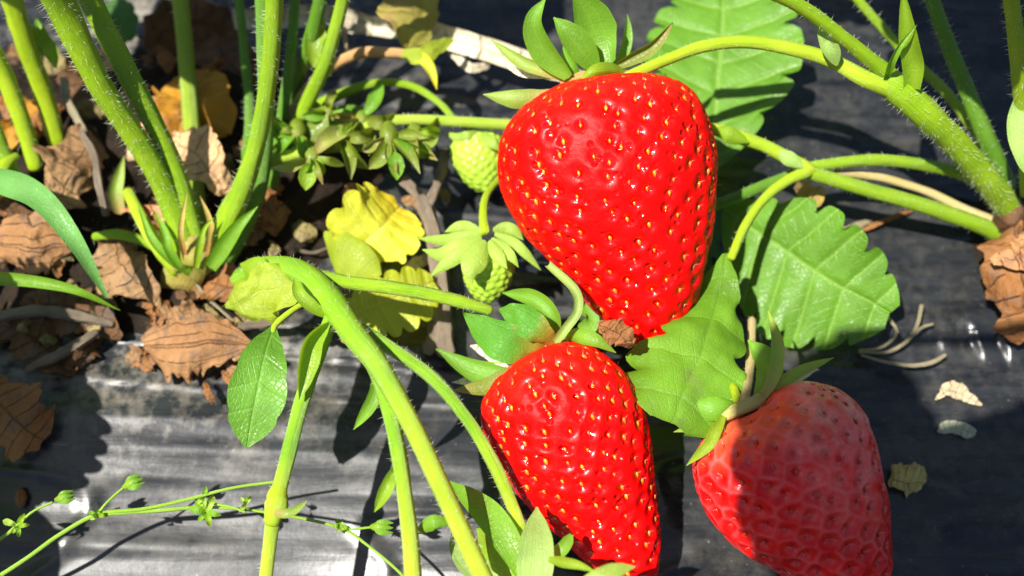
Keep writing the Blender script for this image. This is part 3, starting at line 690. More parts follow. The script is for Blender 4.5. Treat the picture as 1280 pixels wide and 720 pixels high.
put('bract', leafp([(936, 178, 2.0), (922, 172, 2.1), (908, 166, 2.15), (893, 160, 2.05)], (12, 10), prof='ovate', cup=-.5), M_BRACT, parent=pr_)
put('bract', leafp([(1005, 210, 1.8), (990, 200, 1.9), (978, 193, 1.9), (968, 190, 1.85)], (10, 9), prof='ovate', cup=-.4), M_BACK, parent=pr_)
put('petiole', tubep([(1010, 214, 1.7, 15), (980, 228, 1.75, 13), (952, 252, 1.8, 12), (930, 285, 1.85, 12), (914, 322, 1.9, 11)], HR * .6, hair_len=.06), SY, parent=pr_)
put('pedicel', tubep([(998, 216, 1.3, 14), (965, 228, 1.2, 14), (930, 242, 1.1, 14), (890, 258, 1.0, 13), (850, 275, .9, 13)], HR * .5, hair_len=.06), SD, parent=pr_)
put('withered_bract', leafp([(1002, 222, 1.2), (1008, 236, 1.0), (1016, 248, .9), (1028, 236, .8)], (12, 14), prof='frag', crumple=.06, rag=.2), leaf_mat('withered_yellow', (.55, .40, .06), (.5, .3, .1), tl=.3, rough=.6, spot=(.35, .2, .1), spot_at=.55), parent=pr_)
# pedicels of the two lower berries
put('pedicel', tubep([(902, 470, 1.3, 11), (915, 482, 1.9, 11), (922, 500, 2.15, 12)], 20, hair_len=.05), SY, parent=pr_)
put('pedicel', tubep([(940, 400, .9, 10), (938, 450, 1.5, 11), (934, 485, 2.0, 11), (930, 502, 2.2, 12)], 20, hair_len=.05), M_STEMB, parent=pr_)
# leaves
put('leaflet', leafp([(888, 215, .75), (893, 150, .95), (899, 80, 1.1), (903, -6, 1.15)], (94, 104), prof='round', teeth=6, td=.27, sweep=.5, cup=.14, tooth_pow=4.5, veina=.04, wave=.07, crumple=.05), M_LEAF, parent=pr_)
put('leaflet', leafp([(902, 262, .45), (960, 300, .7), (1030, 345, .85), (1112, 392, .8)], (78, 104), prof=[(0, .1), (.1, .62), (.3, 1), (.5, 1), (.75, .78), (.92, .45), (1, .2)], teeth=6, td=.28, sweep=.45, cup=.12, tooth_pow=4.5, veina=.04, wave=.06, roll=8, crumple=.05), M_LEAF, parent=pr_)
put('leaflet', leafp([(906, 312, 1.8), (900, 370, 1.75), (880, 440, 2.0), (842, 528, 2.15)], (72, 86), prof=[(0, .05), (.1, .28), (.25, .5), (.45, .75), (.65, 1), (.85, .92), (.95, .7), (1, .35)], teeth=4, td=.4, sweep=.35, cup=-.22, veina=.02, tooth_pow=4, wave=.10, crumple=.09), M_LEAFC, parent=pr_)
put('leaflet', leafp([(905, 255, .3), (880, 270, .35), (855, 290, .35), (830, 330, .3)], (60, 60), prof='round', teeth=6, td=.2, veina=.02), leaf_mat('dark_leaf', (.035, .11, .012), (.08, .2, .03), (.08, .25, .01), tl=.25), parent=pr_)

# ------------------------------------------------------------------ left-hand plant
pl = thing('strawberry_plant', 'strawberry plant with tall hairy stalks and reddish stipules rising from leaf litter', 'strawberry plant', foot(P(235, 325)))
put('crown', tubep([(225, 345, .1, 60), (240, 330, .5, 66), (248, 310, 1.0, 50)], ridge=.2, wob=.5), stem_mat('crown_green', (.20, .24, .02), (.40, .28, .08)), parent=pl)
put('petiole', tubep([(238, 326, .8, 34), (212, 250, 1.5, 28), (175, 180, 2.3, 29), (122, 100, 3.3, 31), (74, 0, 4.4, 40), (30, -80, 5.6, 44)], HR * 2.2, hair_len=.13), SH, parent=pl)
put('petiole', tubep([(248, 322, .8, 28), (230, 250, 1.4, 26), (204, 180, 2.0, 25), (163, 100, 2.8, 27), (112, 0, 3.7, 28), (72, -80, 4.6, 28)], HR * 1.2, hair_len=.12), SH, parent=pl)
put('petiole', tubep([(250, 300, .6, 22), (243, 200, .8, 21), (236, 110, 1.1, 21), (226, 0, 1.7, 20), (214, -110, 2.6, 20)], HR * .3), [stem_mat('stem_olive', (.18, .28, .006), (.26, .36, .01)), HAIR], parent=pl)
put('petiole', tubep([(262, 325, .8, 30), (288, 272, 1.4, 28), (318, 190, 2.3, 23), (335, 100, 3.2, 22), (343, 0, 4.2, 23), (344, -60, 4.9, 24)], HR, hair_len=.1), SH, parent=pl)
put('petiole', tubep([(278, 325, .7, 26), (306, 278, 1.0, 25), (326, 215, 1.4, 22), (332, 120, 2.0, 22), (330, 20, 2.6, 22), (326, -70, 3.4, 22)], HR * .5), SD, parent=pl)
put('petiole', tubep([(45, 208, .9, 20), (32, 165, 1.3, 21), (10, 105, 1.9, 22), (-20, 40, 2.6, 22)], HR * .6), SY, parent=pl)
put('petiole', tubep([(72, 178, .8, 22), (55, 120, 1.4, 24), (32, 55, 2.2, 25), (12, -10, 3.0, 26)], HR * .6), SY, parent=pl)
put('petiole', tubep([(18, 228, .9, 22), (2, 190, 1.2, 24), (-20, 140, 1.6, 26)], HR * .4), SH, parent=pl)
put('petiole', tubep([(205, 312, .7, 16), (175, 300, .8, 13), (145, 293, .9, 13), (118, 296, .9, 10)], HR * .3), SH, parent=pl)
for pts, hw, mt in [([(238, 342, .8), (215, 325, 1.1), (190, 298, 1.3), (172, 252, 1.4)], 6, M_BRACTL), ([(232, 325, 1.1), (226, 295, 1.5), (228, 270, 1.65), (234, 240, 1.75)], 4, M_STIP), ([(225, 335, 1.0), (210, 310, 1.3), (206, 290, 1.4), (192, 262, 1.4)], 6, M_BRACTL), ([(245, 335, 1.1), (250, 305, 1.45), (256, 285, 1.6), (268, 272, 1.7)], 5, M_BRACT),
                    ([(255, 325, 1.0), (262, 300, 1.3), (262, 275, 1.5), (250, 245, 1.6)], 5, M_STIP), ([(225, 320, .8), (205, 290, 1.1), (195, 265, 1.1), (150, 262, .9)], 9, dry_mat('stipule_red', (.50, .18, .08), (.62, .34, .16), (.3, .08, .04))),
                    ([(262, 335, 1.1), (285, 300, 1.5), (300, 280, 1.7), (322, 258, 1.8)], 11, M_BRACTL), ([(150, 268, .7), (145, 240, .9), (150, 215, 1.0), (155, 195, 1.1)], 9, M_SEPP)]:
    put('stipule', leafp(pts, hw, prof='blade', cup=.6), mt, parent=pl)
put('petiole', tubep([(352, 165, .9, 16), (380, 118, 1.2, 15), (412, 85, 1.4, 14), (450, 66, 1.5, 14), (490, 66, 1.5, 13), (530, 70, 1.4, 13)]), stem_mat('stem_peach', (.52, .34, .08), (.58, .30, .16)), parent=pl, label='peach coloured dying stalk bent sideways')
put('petiole', tubep([(360, 178, .9, 18), (388, 120, 1.6, 18), (408, 75, 2.2, 17), (430, -5, 3.0, 16), (450, -90, 4, 16)], HR * .4), SH, parent=pl)
put('petiole', tubep([(352, 150, .8, 14), (374, 95, 1.3, 15), (388, 50, 1.9, 17), (402, -5, 2.6, 17), (410, -80, 3.4, 16)], HR * .3), SD, parent=pl)
put('dying_leaf', leafp([(500, 60, 1.4), (508, 30, 1.5), (515, 0, 1.6), (522, -40, 1.7)], (34, 34), prof='frag', crumple=.2, rag=.2), leaf_mat('dying_olive', (.30, .28, .04), (.4, .3, .1), tl=.3, rough=.6, spot=(.35, .2, .08), spot_at=.5), parent=pl)
put('dying_leaf', leafp([(515, 68, 1.5), (530, 75, 1.6), (540, 90, 1.6), (546, 112, 1.5)], 8, prof='blade', cup=.7), M_YEL, parent=pl)
put('dying_leaf', leafp([(500, 66, 1.5), (525, 70, 1.6), (545, 58, 1.6), (564, 48, 1.5)], 12, prof='frag', crumple=.05), M_LIME, parent=pl)
put('orange_leaf', leafp([(215, 195, .75), (228, 160, .85), (240, 130, .95), (222, 98, .9)], (52, 54), prof='round', teeth=5, td=.2, crumple=.12), M_ORL, parent=pl)
put('leaflet', leafp([(135, 60, .5), (148, 40, .6), (150, 20, .7), (140, 0, .7)], (22, 22), prof='round', teeth=5, td=.2, veina=.01), MC['dark_leaf'], parent=pl)
put('petiole', tubep([(340, 232, .8, 14), (352, 150, 1.2, 14), (364, 60, 1.8, 13), (370, -20, 2.4, 12), (372, -90, 3, 12)], HR * .5), SD, parent=pl)
put('petiole', tubep([(300, 240, .7, 12), (312, 150, 1.0, 12), (305, 60, 1.4, 12), (296, -30, 2.0, 11)], HR * .4), SD, parent=pl)
put('petiole', tubep([(-12, 250, 1.0, 22), (-4, 225, 1.2, 22), (8, 205, 1.2, 16), (20, 195, 1.1, 10)], HR * .3), SY, parent=pl)
put('petiole', tubep([(222, 335, .8, 24), (196, 305, 1.1, 20), (176, 272, 1.2, 17), (160, 240, 1.1, 13)], HR * .4), SY, parent=pl)
put('petiole', tubep([(262, 332, .8, 20), (272, 296, 1.2, 17), (280, 262, 1.4, 13), (296, 232, 1.4, 8)], HR * .4), SH, parent=pl)
put('bract', leafp([(392, 85, 1.7), (392, 62, 1.9), (396, 40, 2.0), (404, 18, 2.1)], (12, 13), prof='ovate', cup=.5), M_BRACT, parent=pl)
put('bract', leafp([(412, 95, 1.8), (410, 70, 2.1), (415, 50, 2.2), (424, 22, 2.4)], (9, 10), prof='ovate', cup=.5), M_SEPP, parent=pl)
put('bract', leafp([(52, 70, 1.9), (40, 52, 2.1), (28, 38, 2.2), (8, 18, 2.2)], (12, 12), prof='ovate', cup=.5), M_BRACT, parent=pl)
put('bract', leafp([(70, 85, 1.6), (62, 62, 1.9), (52, 48, 2.0), (45, 20, 2.1)], (10, 10), prof='ovate', cup=.5), M_BRACTL, parent=pl)
put('bract', leafp([(340, 188, 1.1), (385, 172, 1.3), (430, 168, 1.3), (478, 186, 1.2)], (20, 24), prof='ovate', cup=-.3, wave=.1), leaf_mat('bract_olive', (.17, .25, .015), (.2, .26, .05), (.28, .38, .02), tl=.35, nv=8, along=True), parent=pl)
# flower stalks with closed buds
put('fruit_stalk', tubep([(330, 200, 1.2, 15), (380, 190, 1.3, 14), (440, 165, 1.4, 13), (500, 150, 1.5, 13), (570, 152, 1.5, 13), (640, 156, 1.4, 14)], HR * .8, hair_len=.09), [stem_mat('stem_pale_green', (.30, .44, .03), (.42, .54, .06)), HAIR], parent=pl)  # pale yellow-green stalk
put('pedicel', tubep([(400, 130, 1.0, 14), (440, 112, 1.2, 12), (478, 103, 1.3, 10), (515, 108, 1.3, 10), (548, 128, 1.3, 9), (568, 150, 1.3, 9)], HR * .4, hair_len=.06), SH, parent=pl)
put('pedicel', tubep([(370, 190, 1.1, 16), (400, 152, 1.2, 15), (430, 138, 1.2, 14), (455, 140, 1.2, 12)], HR * .4), SD, parent=pl)
def bud(cx, cy, h, size, mats, n, ang0=90, spread=200):
    b = put('flower_bud', tubep([(cx, cy - size * .3, h - .05, size * .45), (cx, cy, h + .02, size * .6), (cx, cy + size * .35, h, size * .35)], wob=.3), M_BO, parent=pl)
    for k in range(n):
        a = R(ang0 - spread / 2 + spread * k / max(1, n - 1) + random.uniform(-22, 22)); L = size * random.uniform(.8, 1.7)
        dx, dy = math.cos(a), math.sin(a); q = random.uniform(-.25, .25) * size
        put('sepal', leafp([(cx + dx * size * .1, cy + dy * size * .1, h + .06), (cx + dx * L * .5 - dy * q * .6, cy + dy * L * .5 + dx * q * .6, h + random.uniform(.05, .3)), (cx + dx * L, cy + dy * L, h + random.uniform(-.25, .2))],
            L * random.uniform(.14, .24), prof='ovate', cup=random.uniform(.4, 1.0), roll=random.uniform(-50, 50), nu=14, nv=6), random.choice(mats), parent=b)
M_BO = leaf_mat('bud_olive', (.19, .26, .018), (.18, .24, .04), (.26, .36, .02), tl=.3, rough=.45, nv=6, along=True, tipc=(.24, .26, .05)); M_BP = leaf_mat('bud_pale', (.32, .36, .06), (.42, .44, .14), (.5, .56, .1), tl=.35, rough=.5, nv=6, along=True, tipc=(.55, .50, .25), basec=(.3, .2, .08))
MB_ = [M_BRACTL, M_BO, M_BP, M_BRACT, M_SEPO, M_BP]; MD_ = [M_BO, M_SEP, M_SEPO, M_BRACTL]
bud(390, 195, 1.6, 32, MB_, 6, 70, 170); bud(425, 172, 1.5, 40, MD_, 6, 20, 150); bud(486, 170, 1.7, 38, MB_, 6, 80, 160); bud(372, 165, 1.4, 36, MD_, 5, 130, 170)
bud(452, 150, 1.4, 32, MD_ + [M_STIP], 6, 60, 260); bud(518, 168, 1.6, 32, MB_, 5, 40, 110); bud(410, 140, 1.3, 30, MD_, 5, 0, 300)
put('bract', leafp([(505, 165, 1.7), (520, 172, 1.75), (535, 178, 1.7), (548, 172, 1.6)], 9, prof='sepal', cup=.5), M_SEPP, parent=pl)
put('bract', leafp([(390, 205, 1.7), (386, 212, 1.75), (384, 222, 1.7), (382, 238, 1.6)], 11, prof='ovate', cup=.4), M_BRACT, parent=pl)
put('bract', leafp([(490, 190, 1.8), (494, 200, 1.85), (496, 210, 1.8), (496, 225, 1.7)], 10, prof='ovate', cup=.4), M_BRACTL, parent=pl)

# ------------------------------------------------------------------ the branching fruit truss in front
ft = thing('fruit_truss', 'hairy yellow-green stalk arching from the litter and splitting into four stems', 'fruit stalk', foot(P(330, 350)))
ST = [M_STEMT, HAIR]
put('main_stem', tubep([(300, 350, 1.2, 26), (335, 334, 1.8, 28), (375, 340, 2.3, 31), (410, 372, 2.6, 33), (440, 415, 2.8, 32), (472, 456, 2.9, 30), (510, 522, 2.9, 26), (548, 600, 2.8, 25), (582, 675, 2.6, 25), (610, 735, 2.4, 25), (640, 800, 2.2, 24)], HR * 1.1, hair_len=.09), ST, parent=ft)
put('side_stem', tubep([(450, 425, 2.75, 18), (476, 478, 2.8, 20), (494, 545, 2.7, 20), (506, 620, 2.55, 20), (514, 690, 2.4, 22), (518, 760, 2.2, 22)], HR * .8, hair_len=.08), ST, parent=ft)
put('side_stem', tubep([(452, 412, 2.6, 18), (490, 436, 2.5, 17), (540, 472, 2.4, 17), (585, 525, 2.3, 16), (618, 580, 2.2, 17), (640, 630, 2.0, 16), (652, 665, 1.9, 16), (660, 700, 1.6, 14)], HR * .7, hair_len=.07), ST, parent=ft)
put('side_stem', tubep([(398, 346, 2.3, 18), (440, 354, 2.35, 17), (490, 360, 2.4, 17), (545, 370, 2.4, 17), (592, 382, 2.35, 15), (612, 388, 2.3, 13)], HR * 1.1, hair_len=.07), [stem_mat('stem_truss_green', (.16, .32, .006), (.30, .46, .012)), HAIR], parent=ft)
put('side_stem', tubep([(414, 398, 2.6, 18), (398, 440, 2.6, 21), (378, 500, 2.5, 20), (360, 570, 2.3, 19), (345, 630, 2.15, 20), (336, 690, 2.0, 17), (328, 760, 1.8, 18)], HR * .8, hair_len=.07), ST, parent=ft)
put('stem_node', tubep([(348, 612, 2.2, 22), (345, 632, 2.2, 29), (340, 652, 2.15, 21)], wob=.2), M_STEMY, parent=ft)
put('bract', leafp([(342, 640, 2.35), (355, 642, 2.45), (368, 638, 2.45), (384, 626, 2.4)], 6, prof='sepal', cup=.4), M_SEPP, parent=ft)
put('bract', leafp([(412, 402, 2.75), (390, 425, 2.85), (382, 450, 2.85), (374, 500, 2.7)], (14, 16), prof='ovate', cup=.9, roll=-25), M_BRACT, parent=ft)
put('bract', leafp([(395, 372, 2.2), (355, 355, 2.35), (325, 362, 2.2), (285, 388, 1.9)], (52, 32), prof='ovate', teeth=3, td=.3, cup=-.3, wave=.12, crumple=.12), M_LIME, parent=ft)
put('bract', leafp([(408, 395, 2.6), (390, 382, 2.75), (374, 366, 2.8), (368, 348, 2.7)], (9, 8), prof='sepal', cup=.5), M_BRACT, parent=ft)
put('bract', leafp([(352, 350, 1.9), (330, 340, 2.1), (318, 335, 2.1), (300, 330, 1.9)], (20, 16), prof='ovate', cup=-.3), M_BRACT, parent=ft)
put('leaflet', leafp([(342, 408, 2.3), (332, 440, 2.5), (322, 485, 2.5), (308, 558, 2.2)], (38, 36), prof=[(0, .1), (.1, .5), (.3, .9), (.5, 1), (.72, .85), (.88, .5), (1, .06)], teeth=3, td=.12, sweep=.7, cup=.12, veina=.012, tooth_pow=4), leaf_mat('truss_leaflet', (.12, .30, .022), (.24, .42, .08), (.3, .6, .03), tl=.35, rough=.36, nv=5, vamt=.4), parent=ft)
put('leaflet_stalk', tubep([(392, 372, 2.3, 7), (365, 388, 2.3, 7), (345, 405, 2.3, 8), (341, 415, 2.32, 6)]), M_STEMY, parent=ft)
put('bract', leafp([(472, 470, 2.6), (470, 492, 2.5), (460, 512, 2.4), (442, 537, 2.2)], (9, 10), prof='blade', cup=.5), M_BRACTL, parent=ft)
put('bract', leafp([(498, 580, 2.5), (490, 595, 2.6), (482, 612, 2.6), (468, 640, 2.4)], (9, 8), prof='ovate', cup=.7), M_BRACT, parent=ft)
put('bract', leafp([(566, 655, 2.3), (550, 652, 2.4), (538, 654, 2.4), (518, 668, 2.2)], (10, 9), prof='ovate', cup=-.4), M_BRACTL, parent=ft)
# leafy bracts at the foot of the picture
put('bract', leafp([(665, 745, 1.9), (640, 690, 2.1), (610, 645, 2.0), (562, 602, 1.5)], (17, 20), prof='ovate', cup=.25), M_BRACTL, parent=ft)
put('bract', leafp([(640, 760, 1.5), (605, 715, 1.6), (580, 690, 1.5), (566, 660, 1.3)], (20, 22), prof='ovate', cup=.3), M_BACK, parent=ft)
put('bract', leafp([(680, 750, 1.8), (650, 712, 1.9), (622, 690, 1.8), (596, 660, 1.5)], (22, 25), prof='ovate', cup=-.2), M_BRACT, parent=ft)
put('bract', leafp([(668, 760, 2.0), (668, 720, 2.3), (670, 680, 2.3), (671, 634, 2.0)], (23, 24), prof='sepal', cup=.2), M_BACK, parent=ft)
put('bract', leafp([(685, 704, 1.9), (694, 692, 2.1), (704, 683, 2.15), (714, 668, 2.1)], (8, 10), prof='frag', cup=.4), M_SEP, parent=ft)
put('bract', leafp([(685, 700, 2.5), (705, 705, 2.7), (722, 708, 2.8), (745, 715, 2.8)], (9, 5), prof='sepal', cup=.5), M_BRACT, parent=ft)
put('bract', leafp([(720, 735, 2.9), (745, 722, 3.1), (768, 712, 3.1), (794, 708, 3.0)], (10, 14), prof='sepal', cup=.2), M_CAL, parent=ft)
# the stalk of the small green berry and of the lowest red one
put('pedicel', tubep([(640, 205, .9, 9), (622, 226, 1.2, 9), (608, 245, 1.5, 10), (604, 268, 1.7, 11), (606, 290, 1.75, 14)], 30, hair_len=.05), SY, parent=ft)

# ------------------------------------------------------------------ leaves, twigs and litter lying about
def lone(name, mesh, mat, label, cat, group=None, loc=None):
    o = put(name, mesh, mat, loc=loc); return tag(o, label, cat, group)
YL = thing('yellow_leaf', 'bright yellow serrated dying leaf curled in front of the twig', 'leaf', foot(P(460, 310), .1))
put('blade', leafp([(440, 330, .7), (455, 305, 1.0), (478, 285, 1.1), (500, 258, .9)], (62, 52), prof='round', teeth=6, td=.2, cup=.2, veina=.02, crumple=.06), M_YEL, parent=YL)
put('fold', leafp([(405, 290, .9), (428, 302, 1.15), (455, 320, 1.2), (474, 345, 1.05)], (14, 40), prof='round', cup=-.3), M_LIME, parent=YL)
YL2 = lone('yellow_leaf', leafp([(425, 400, .5), (460, 385, .75), (500, 370, .9), (542, 352, .8)], (36, 48), prof='round', teeth=6, td=.25, cup=.15, veina=.02), leaf_mat('yellowgreen_leaf', (.40, .46, .012), (.6, .6, .1), (.7, .75, .02), tl=.4, nv=8), 'yellow-green lobed leaf partly shaded beneath the hairy side stem', 'leaf')
lone('leaf_scrap', leafp([(425, 415, .5), (438, 420, .55), (448, 428, .5), (450, 442, .4)], 12, prof='frag', crumple=.05), M_ORL, 'small orange and yellow leaf scrap behind the arching stalk', 'leaf scrap')
tw = thing('twig', 'brown woody forked twig standing by the yellow leaf', 'twig', foot(P(550, 430)))
put('stem', tubep([(558, 440, .3, 24), (552, 380, .45, 24), (548, 330, .6, 22), (538, 280, .8, 20), (528, 250, .9, 18)], ridge=.12, wob=.35), M_TWIG, parent=tw)
put('fork', tubep([(532, 255, .88, 14), (518, 238, .95, 13), (505, 226, 1.0, 15)], ridge=.12, wob=.35), M_TWIG, parent=tw)
put('fork', tubep([(534, 258, .88, 14), (544, 235, .9, 12), (552, 215, .9, 13), (556, 190, .85, 12)], ridge=.12, wob=.35), M_TWIG, parent=tw)
lone('twig', tubep([(546, 395, .25, 16), (541, 425, .25, 18), (536, 440, .2, 14)], ridge=.15, wob=.4), M_TWIG, 'short knotty twig end lying below the yellow-green leaf', 'twig')
lone('twig', tubep([(300, 408, .6, 11), (340, 402, .7, 12), (365, 385, .75, 11), (390, 378, .7, 9)], ridge=.1, wob=.3), M_TWIG, 'dark bent twig lying under the lime bract', 'twig')

gb = lone('grass_blade', leafp([(-30, 218, 1.7), (40, 240, 2.2), (88, 292, 2.2), (134, 372, 1.5)], (17, 19), prof=[(0, .75), (.3, 1), (.6, .75), (.85, .4), (1, .1)], cup=.4, nu=50), M_GRASS, 'broad bluish green grass blade arching over dry leaves', 'grass blade', 'grass blades in the litter')
lone('grass_blade', leafp([(-40, 350, 1.3), (20, 350, 1.6), (90, 362, 1.6), (150, 388, 1.1)], (9, 8), prof='blade', cup=.5, nu=40), M_BRACTL, 'narrow bright green grass blade lying below the broad one', 'grass blade', 'grass blades in the litter')

DL = 'dry leaves around the plants'
def dry(pts, hw, mat, label, name='dry_leaf', **kw):
    k = dict(prof='round', teeth=0, nu=90, nv=40, crumple=.14, rag=.5); k.update(kw); k['crumple'] *= .62; k.setdefault('wave', .12); k.setdefault('roll', random.uniform(-28, 28))
    return lone(name, leafp(pts, hw, **k), mat, label, 'dead leaf', DL)
dry([(312, 430, .6), (270, 425, .8), (225, 430, .8), (180, 432, .5)], (52, 34), M_DRYA, 'large curled tan-brown dead leaf lying at the edge of the film', crumple=.07, cup=-.35)
dry([(330, 450, .5), (305, 440, .55), (285, 425, .6), (262, 408, .5)], (20, 22), M_DRYT, 'tan scrap of dead leaf overlapping the large curled one')
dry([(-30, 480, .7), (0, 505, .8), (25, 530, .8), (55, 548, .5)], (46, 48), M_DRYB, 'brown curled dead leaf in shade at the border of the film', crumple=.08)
dry([(110, 318, .6), (75, 310, .8), (40, 312, .9), (-15, 300, .8)], (42, 40), M_DRYA, 'crumpled tan dead leaf below the broad grass blade', crumple=.2, cup=-.4)
dry([(60, 270, .7), (80, 240, .9), (100, 205, 1.0), (110, 160, .9)], (42, 36), M_DRYT, 'crinkled buff dead leaf between two groups of stalks', crumple=.22, cup=-.3)
dry([(200, 380, .6), (170, 355, .8), (150, 325, .8), (140, 290, .6)], (32, 30), M_DRYT, 'ragged beige dead leaf in front of the reddish stipules', crumple=.2)
dry([(280, 240, .8), (262, 215, 1.1), (245, 192, 1.1), (220, 175, .9)], (30, 34), dry_mat('dry_peach', (.58, .34, .16), (.66, .42, .22), (.35, .16, .06)), 'peach coloured dead leaf hanging below the orange leaf', crumple=.15, cup=.3)
dry([(345, 300, .5), (335, 275, .6), (325, 250, .7), (345, 215, .6)], (24, 24), M_DRYB, 'rust brown dead leaf behind the right petiole pair', crumple=.18)
dry([(305, 368, .6), (285, 360, .7), (265, 352, .7), (245, 352, .5)], (24, 24), M_DRYB, 'small chestnut dead leaf tucked beneath the crown', crumple=.12)
dry([(160, 200, .6), (175, 190, .8), (190, 175, .8), (200, 150, .7)], (26, 24), dry_mat('dry_orange', (.55, .30, .14), (.66, .44, .28), (.35, .14, .06)), 'orange-tan scrap between the two thick petioles', crumple=.1)
dry([(265, 400, .45), (240, 392, .5), (215, 398, .5), (198, 392, .4)], (16, 18), M_DRYT, 'narrow tan leaf shred above the large curled one', crumple=.1)
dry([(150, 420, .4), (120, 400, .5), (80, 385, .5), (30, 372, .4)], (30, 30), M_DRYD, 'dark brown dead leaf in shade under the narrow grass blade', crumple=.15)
dry([(90, 470, .3), (60, 440, .45), (30, 415, .45), (-10, 400, .3)], (34, 30), M_DRYD, 'dark dead leaf beside the split stick', crumple=.15)
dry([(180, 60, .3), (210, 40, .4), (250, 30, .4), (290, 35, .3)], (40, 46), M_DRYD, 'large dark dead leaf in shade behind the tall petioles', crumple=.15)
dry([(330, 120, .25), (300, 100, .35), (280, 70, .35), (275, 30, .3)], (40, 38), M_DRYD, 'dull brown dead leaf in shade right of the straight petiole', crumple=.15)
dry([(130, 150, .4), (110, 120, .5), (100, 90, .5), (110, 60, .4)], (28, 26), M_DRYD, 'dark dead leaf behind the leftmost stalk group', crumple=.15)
dry([(0, 190, .6), (15, 170, .7), (30, 150, .7), (28, 120, .6)], (20, 22), M_ORL, 'orange dead leaf glimpsed behind the leftmost stalks', crumple=.1)
dry([(30, 260, .6), (10, 255, .7), (-10, 250, .7), (-30, 245, .6)], (22, 22), M_DRYB, 'brown leaf scrap beneath the root of the grass blade', crumple=.1)
rd = thing('dry_leaf', 'crisp rust-brown dead leaf crumpled against the crown of the smaller plant', 'dead leaf', foot(P(1262, 350)), DL)
put('blade', leafp([(1276, 278, .9), (1272, 320, 1.1), (1276, 370, 1.1), (1290, 430, .7)], (40, 46), prof='round', nu=90, nv=44, rag=.5, crumple=.17, cup=-.35, wave=.15), M_DRYB, parent=rd)
put('fold', leafp([(1292, 290, .9), (1278, 310, 1.2), (1262, 325, 1.3), (1240, 335, 1.2)], (18, 16), prof='frag', crumple=.16, rag=.25), dry_mat('dry_rust', (.40, .17, .06), (.50, .26, .11), (.2, .08, .03)), parent=rd)
# brittle curled shreds
for pts, lab in [([(98, 160, .9, 9), (118, 195, 1.0, 10), (124, 230, 1.0, 10), (132, 268, .8, 9)], 'greyish dry stalk leaning upright among the buff litter'),
                 ([(80, 100, 1.0, 10), (84, 125, 1.1, 11), (95, 145, 1.0, 10), (105, 165, .9, 9)], 'pale peeling dry stalk behind the leftmost petioles'),
                 ([(35, 462, .5, 9), (70, 445, .55, 13), (105, 425, .6, 13), (120, 415, .55, 9)], 'split brown stick lying in the dark shade'),
                 ([(0, 395, .6, 12), (50, 388, .65, 14), (100, 395, .65, 13), (140, 405, .5, 9)], 'dark dry stalk lying across the shaded litter'),
                 ([(185, 370, .5, 7), (205, 385, .5, 7), (220, 395, .5, 6), (240, 398, .4, 5)], 'thin brown stalk curling above the large tan leaf'),
                 ([(245, 355, .6, 3), (262, 375, .6, 3), (290, 400, .5, 3)], 'thin pale straw slanting near the chestnut leaf'),
                 ([(370, 312, .3, 4), (390, 316, .35, 4), (410, 310, .3, 4)], 'short greyish straw left of the yellow leaf')]:
    lone('dry_stalk', tubep(pts, ridge=.2, wob=.4), M_TWIG if 'pale' not in lab else M_STRAW, lab, 'dry stalk', 'dry stalks in the litter')
# pale dead straw blade across the back
lone('dead_straw_blade', leafp([(760, 108, .5), (690, 88, .8), (620, 68, .9), (520, 40, .8), (430, 30, .6)], (14, 15), prof=[(0, .3), (.2, .9), (.5, 1), (.8, .9), (1, .6)], crumple=.06, cup=.4, nu=60), M_PALE, 'long pale dead straw blade lying behind the largest berry', 'straw')
lone('dead_straw_blade', leafp([(290, 22, .7), (350, 20, .8), (420, 22, .8), (490, 38, .6)], (13, 14), prof='strap', crumple=.06, cup=.4, nu=60), dry_mat('dry_greybeige', (.42, .36, .24), (.55, .48, .34), (.25, .2, .12)), 'greyish beige dead blade lying across at the back', 'straw')
lone('dead_straw_blade', leafp([(610, 78, .7), (595, 85, .8), (585, 84, .8), (560, 66, .6)], (7, 6), prof='blade', crumple=.05), M_PALE, 'small torn shred hanging off the pale straw blade', 'straw')
lone('dead_straw_blade', tubep([(435, 75, 1.2, 5), (432, 55, 1.5, 6), (430, 35, 1.6, 5)]), M_STRAW, 'short upright pale fibre beside the peach stalk', 'straw')

# bits on the film, each where the photo shows it
FR = 'bits lying on the film'
def bit(name, pts, hw, mat, label, cat='leaf scrap', **kw):
    k = dict(prof='frag', crumple=.04, rag=.25); k.update(kw)
    off = []
    for x, y, h in pts:
        g = P(x, y, 0); off.append((x, y, h + float(film_h(np.array([g.x]), np.array([g.y]))[0])))
    return lone(name, leafp(off, hw, **k), mat, label, cat, FR)
bit('leaf_scrap', [(1168, 500, .10), (1185, 490, .14), (1205, 494, .12), (1228, 506, .07)], (14, 9), dry_mat('dry_cream', (.42, .33, .19), (.55, .46, .30), (.25, .18, .1)), 'cream triangular scrap lying right of the shade edge', prof=[(0, .05), (.4, 1), (.7, .6), (1, .05)])
bit('leaf_scrap', [(1172, 540, .08), (1188, 534, .1), (1205, 536, .1), (1220, 540, .06)], 9, dry_mat('dry_greygreen', (.30, .32, .22), (.40, .42, .3), (.2, .2, .14)), 'greyish green translucent scrap in shade below the cream one')
bit('dried_blossom', [(1108, 604, .12), (1122, 598, .24), (1140, 600, .24), (1157, 606, .12)], (23, 22), dry_mat('dry_mustard', (.42, .34, .10), (.52, .43, .16), (.24, .15, .05)), 'round shrivelled mustard brown blossom scrap beside the shaded berry', 'dried blossom', crumple=.09, cup=-.4, prof='round')
bit('leaf_scrap', [(428, 242, .35), (440, 240, .4), (455, 248, .4), (468, 252, .3)], (12, 13), M_DRYT, 'tan scrap lit in the gap above the yellow leaf')
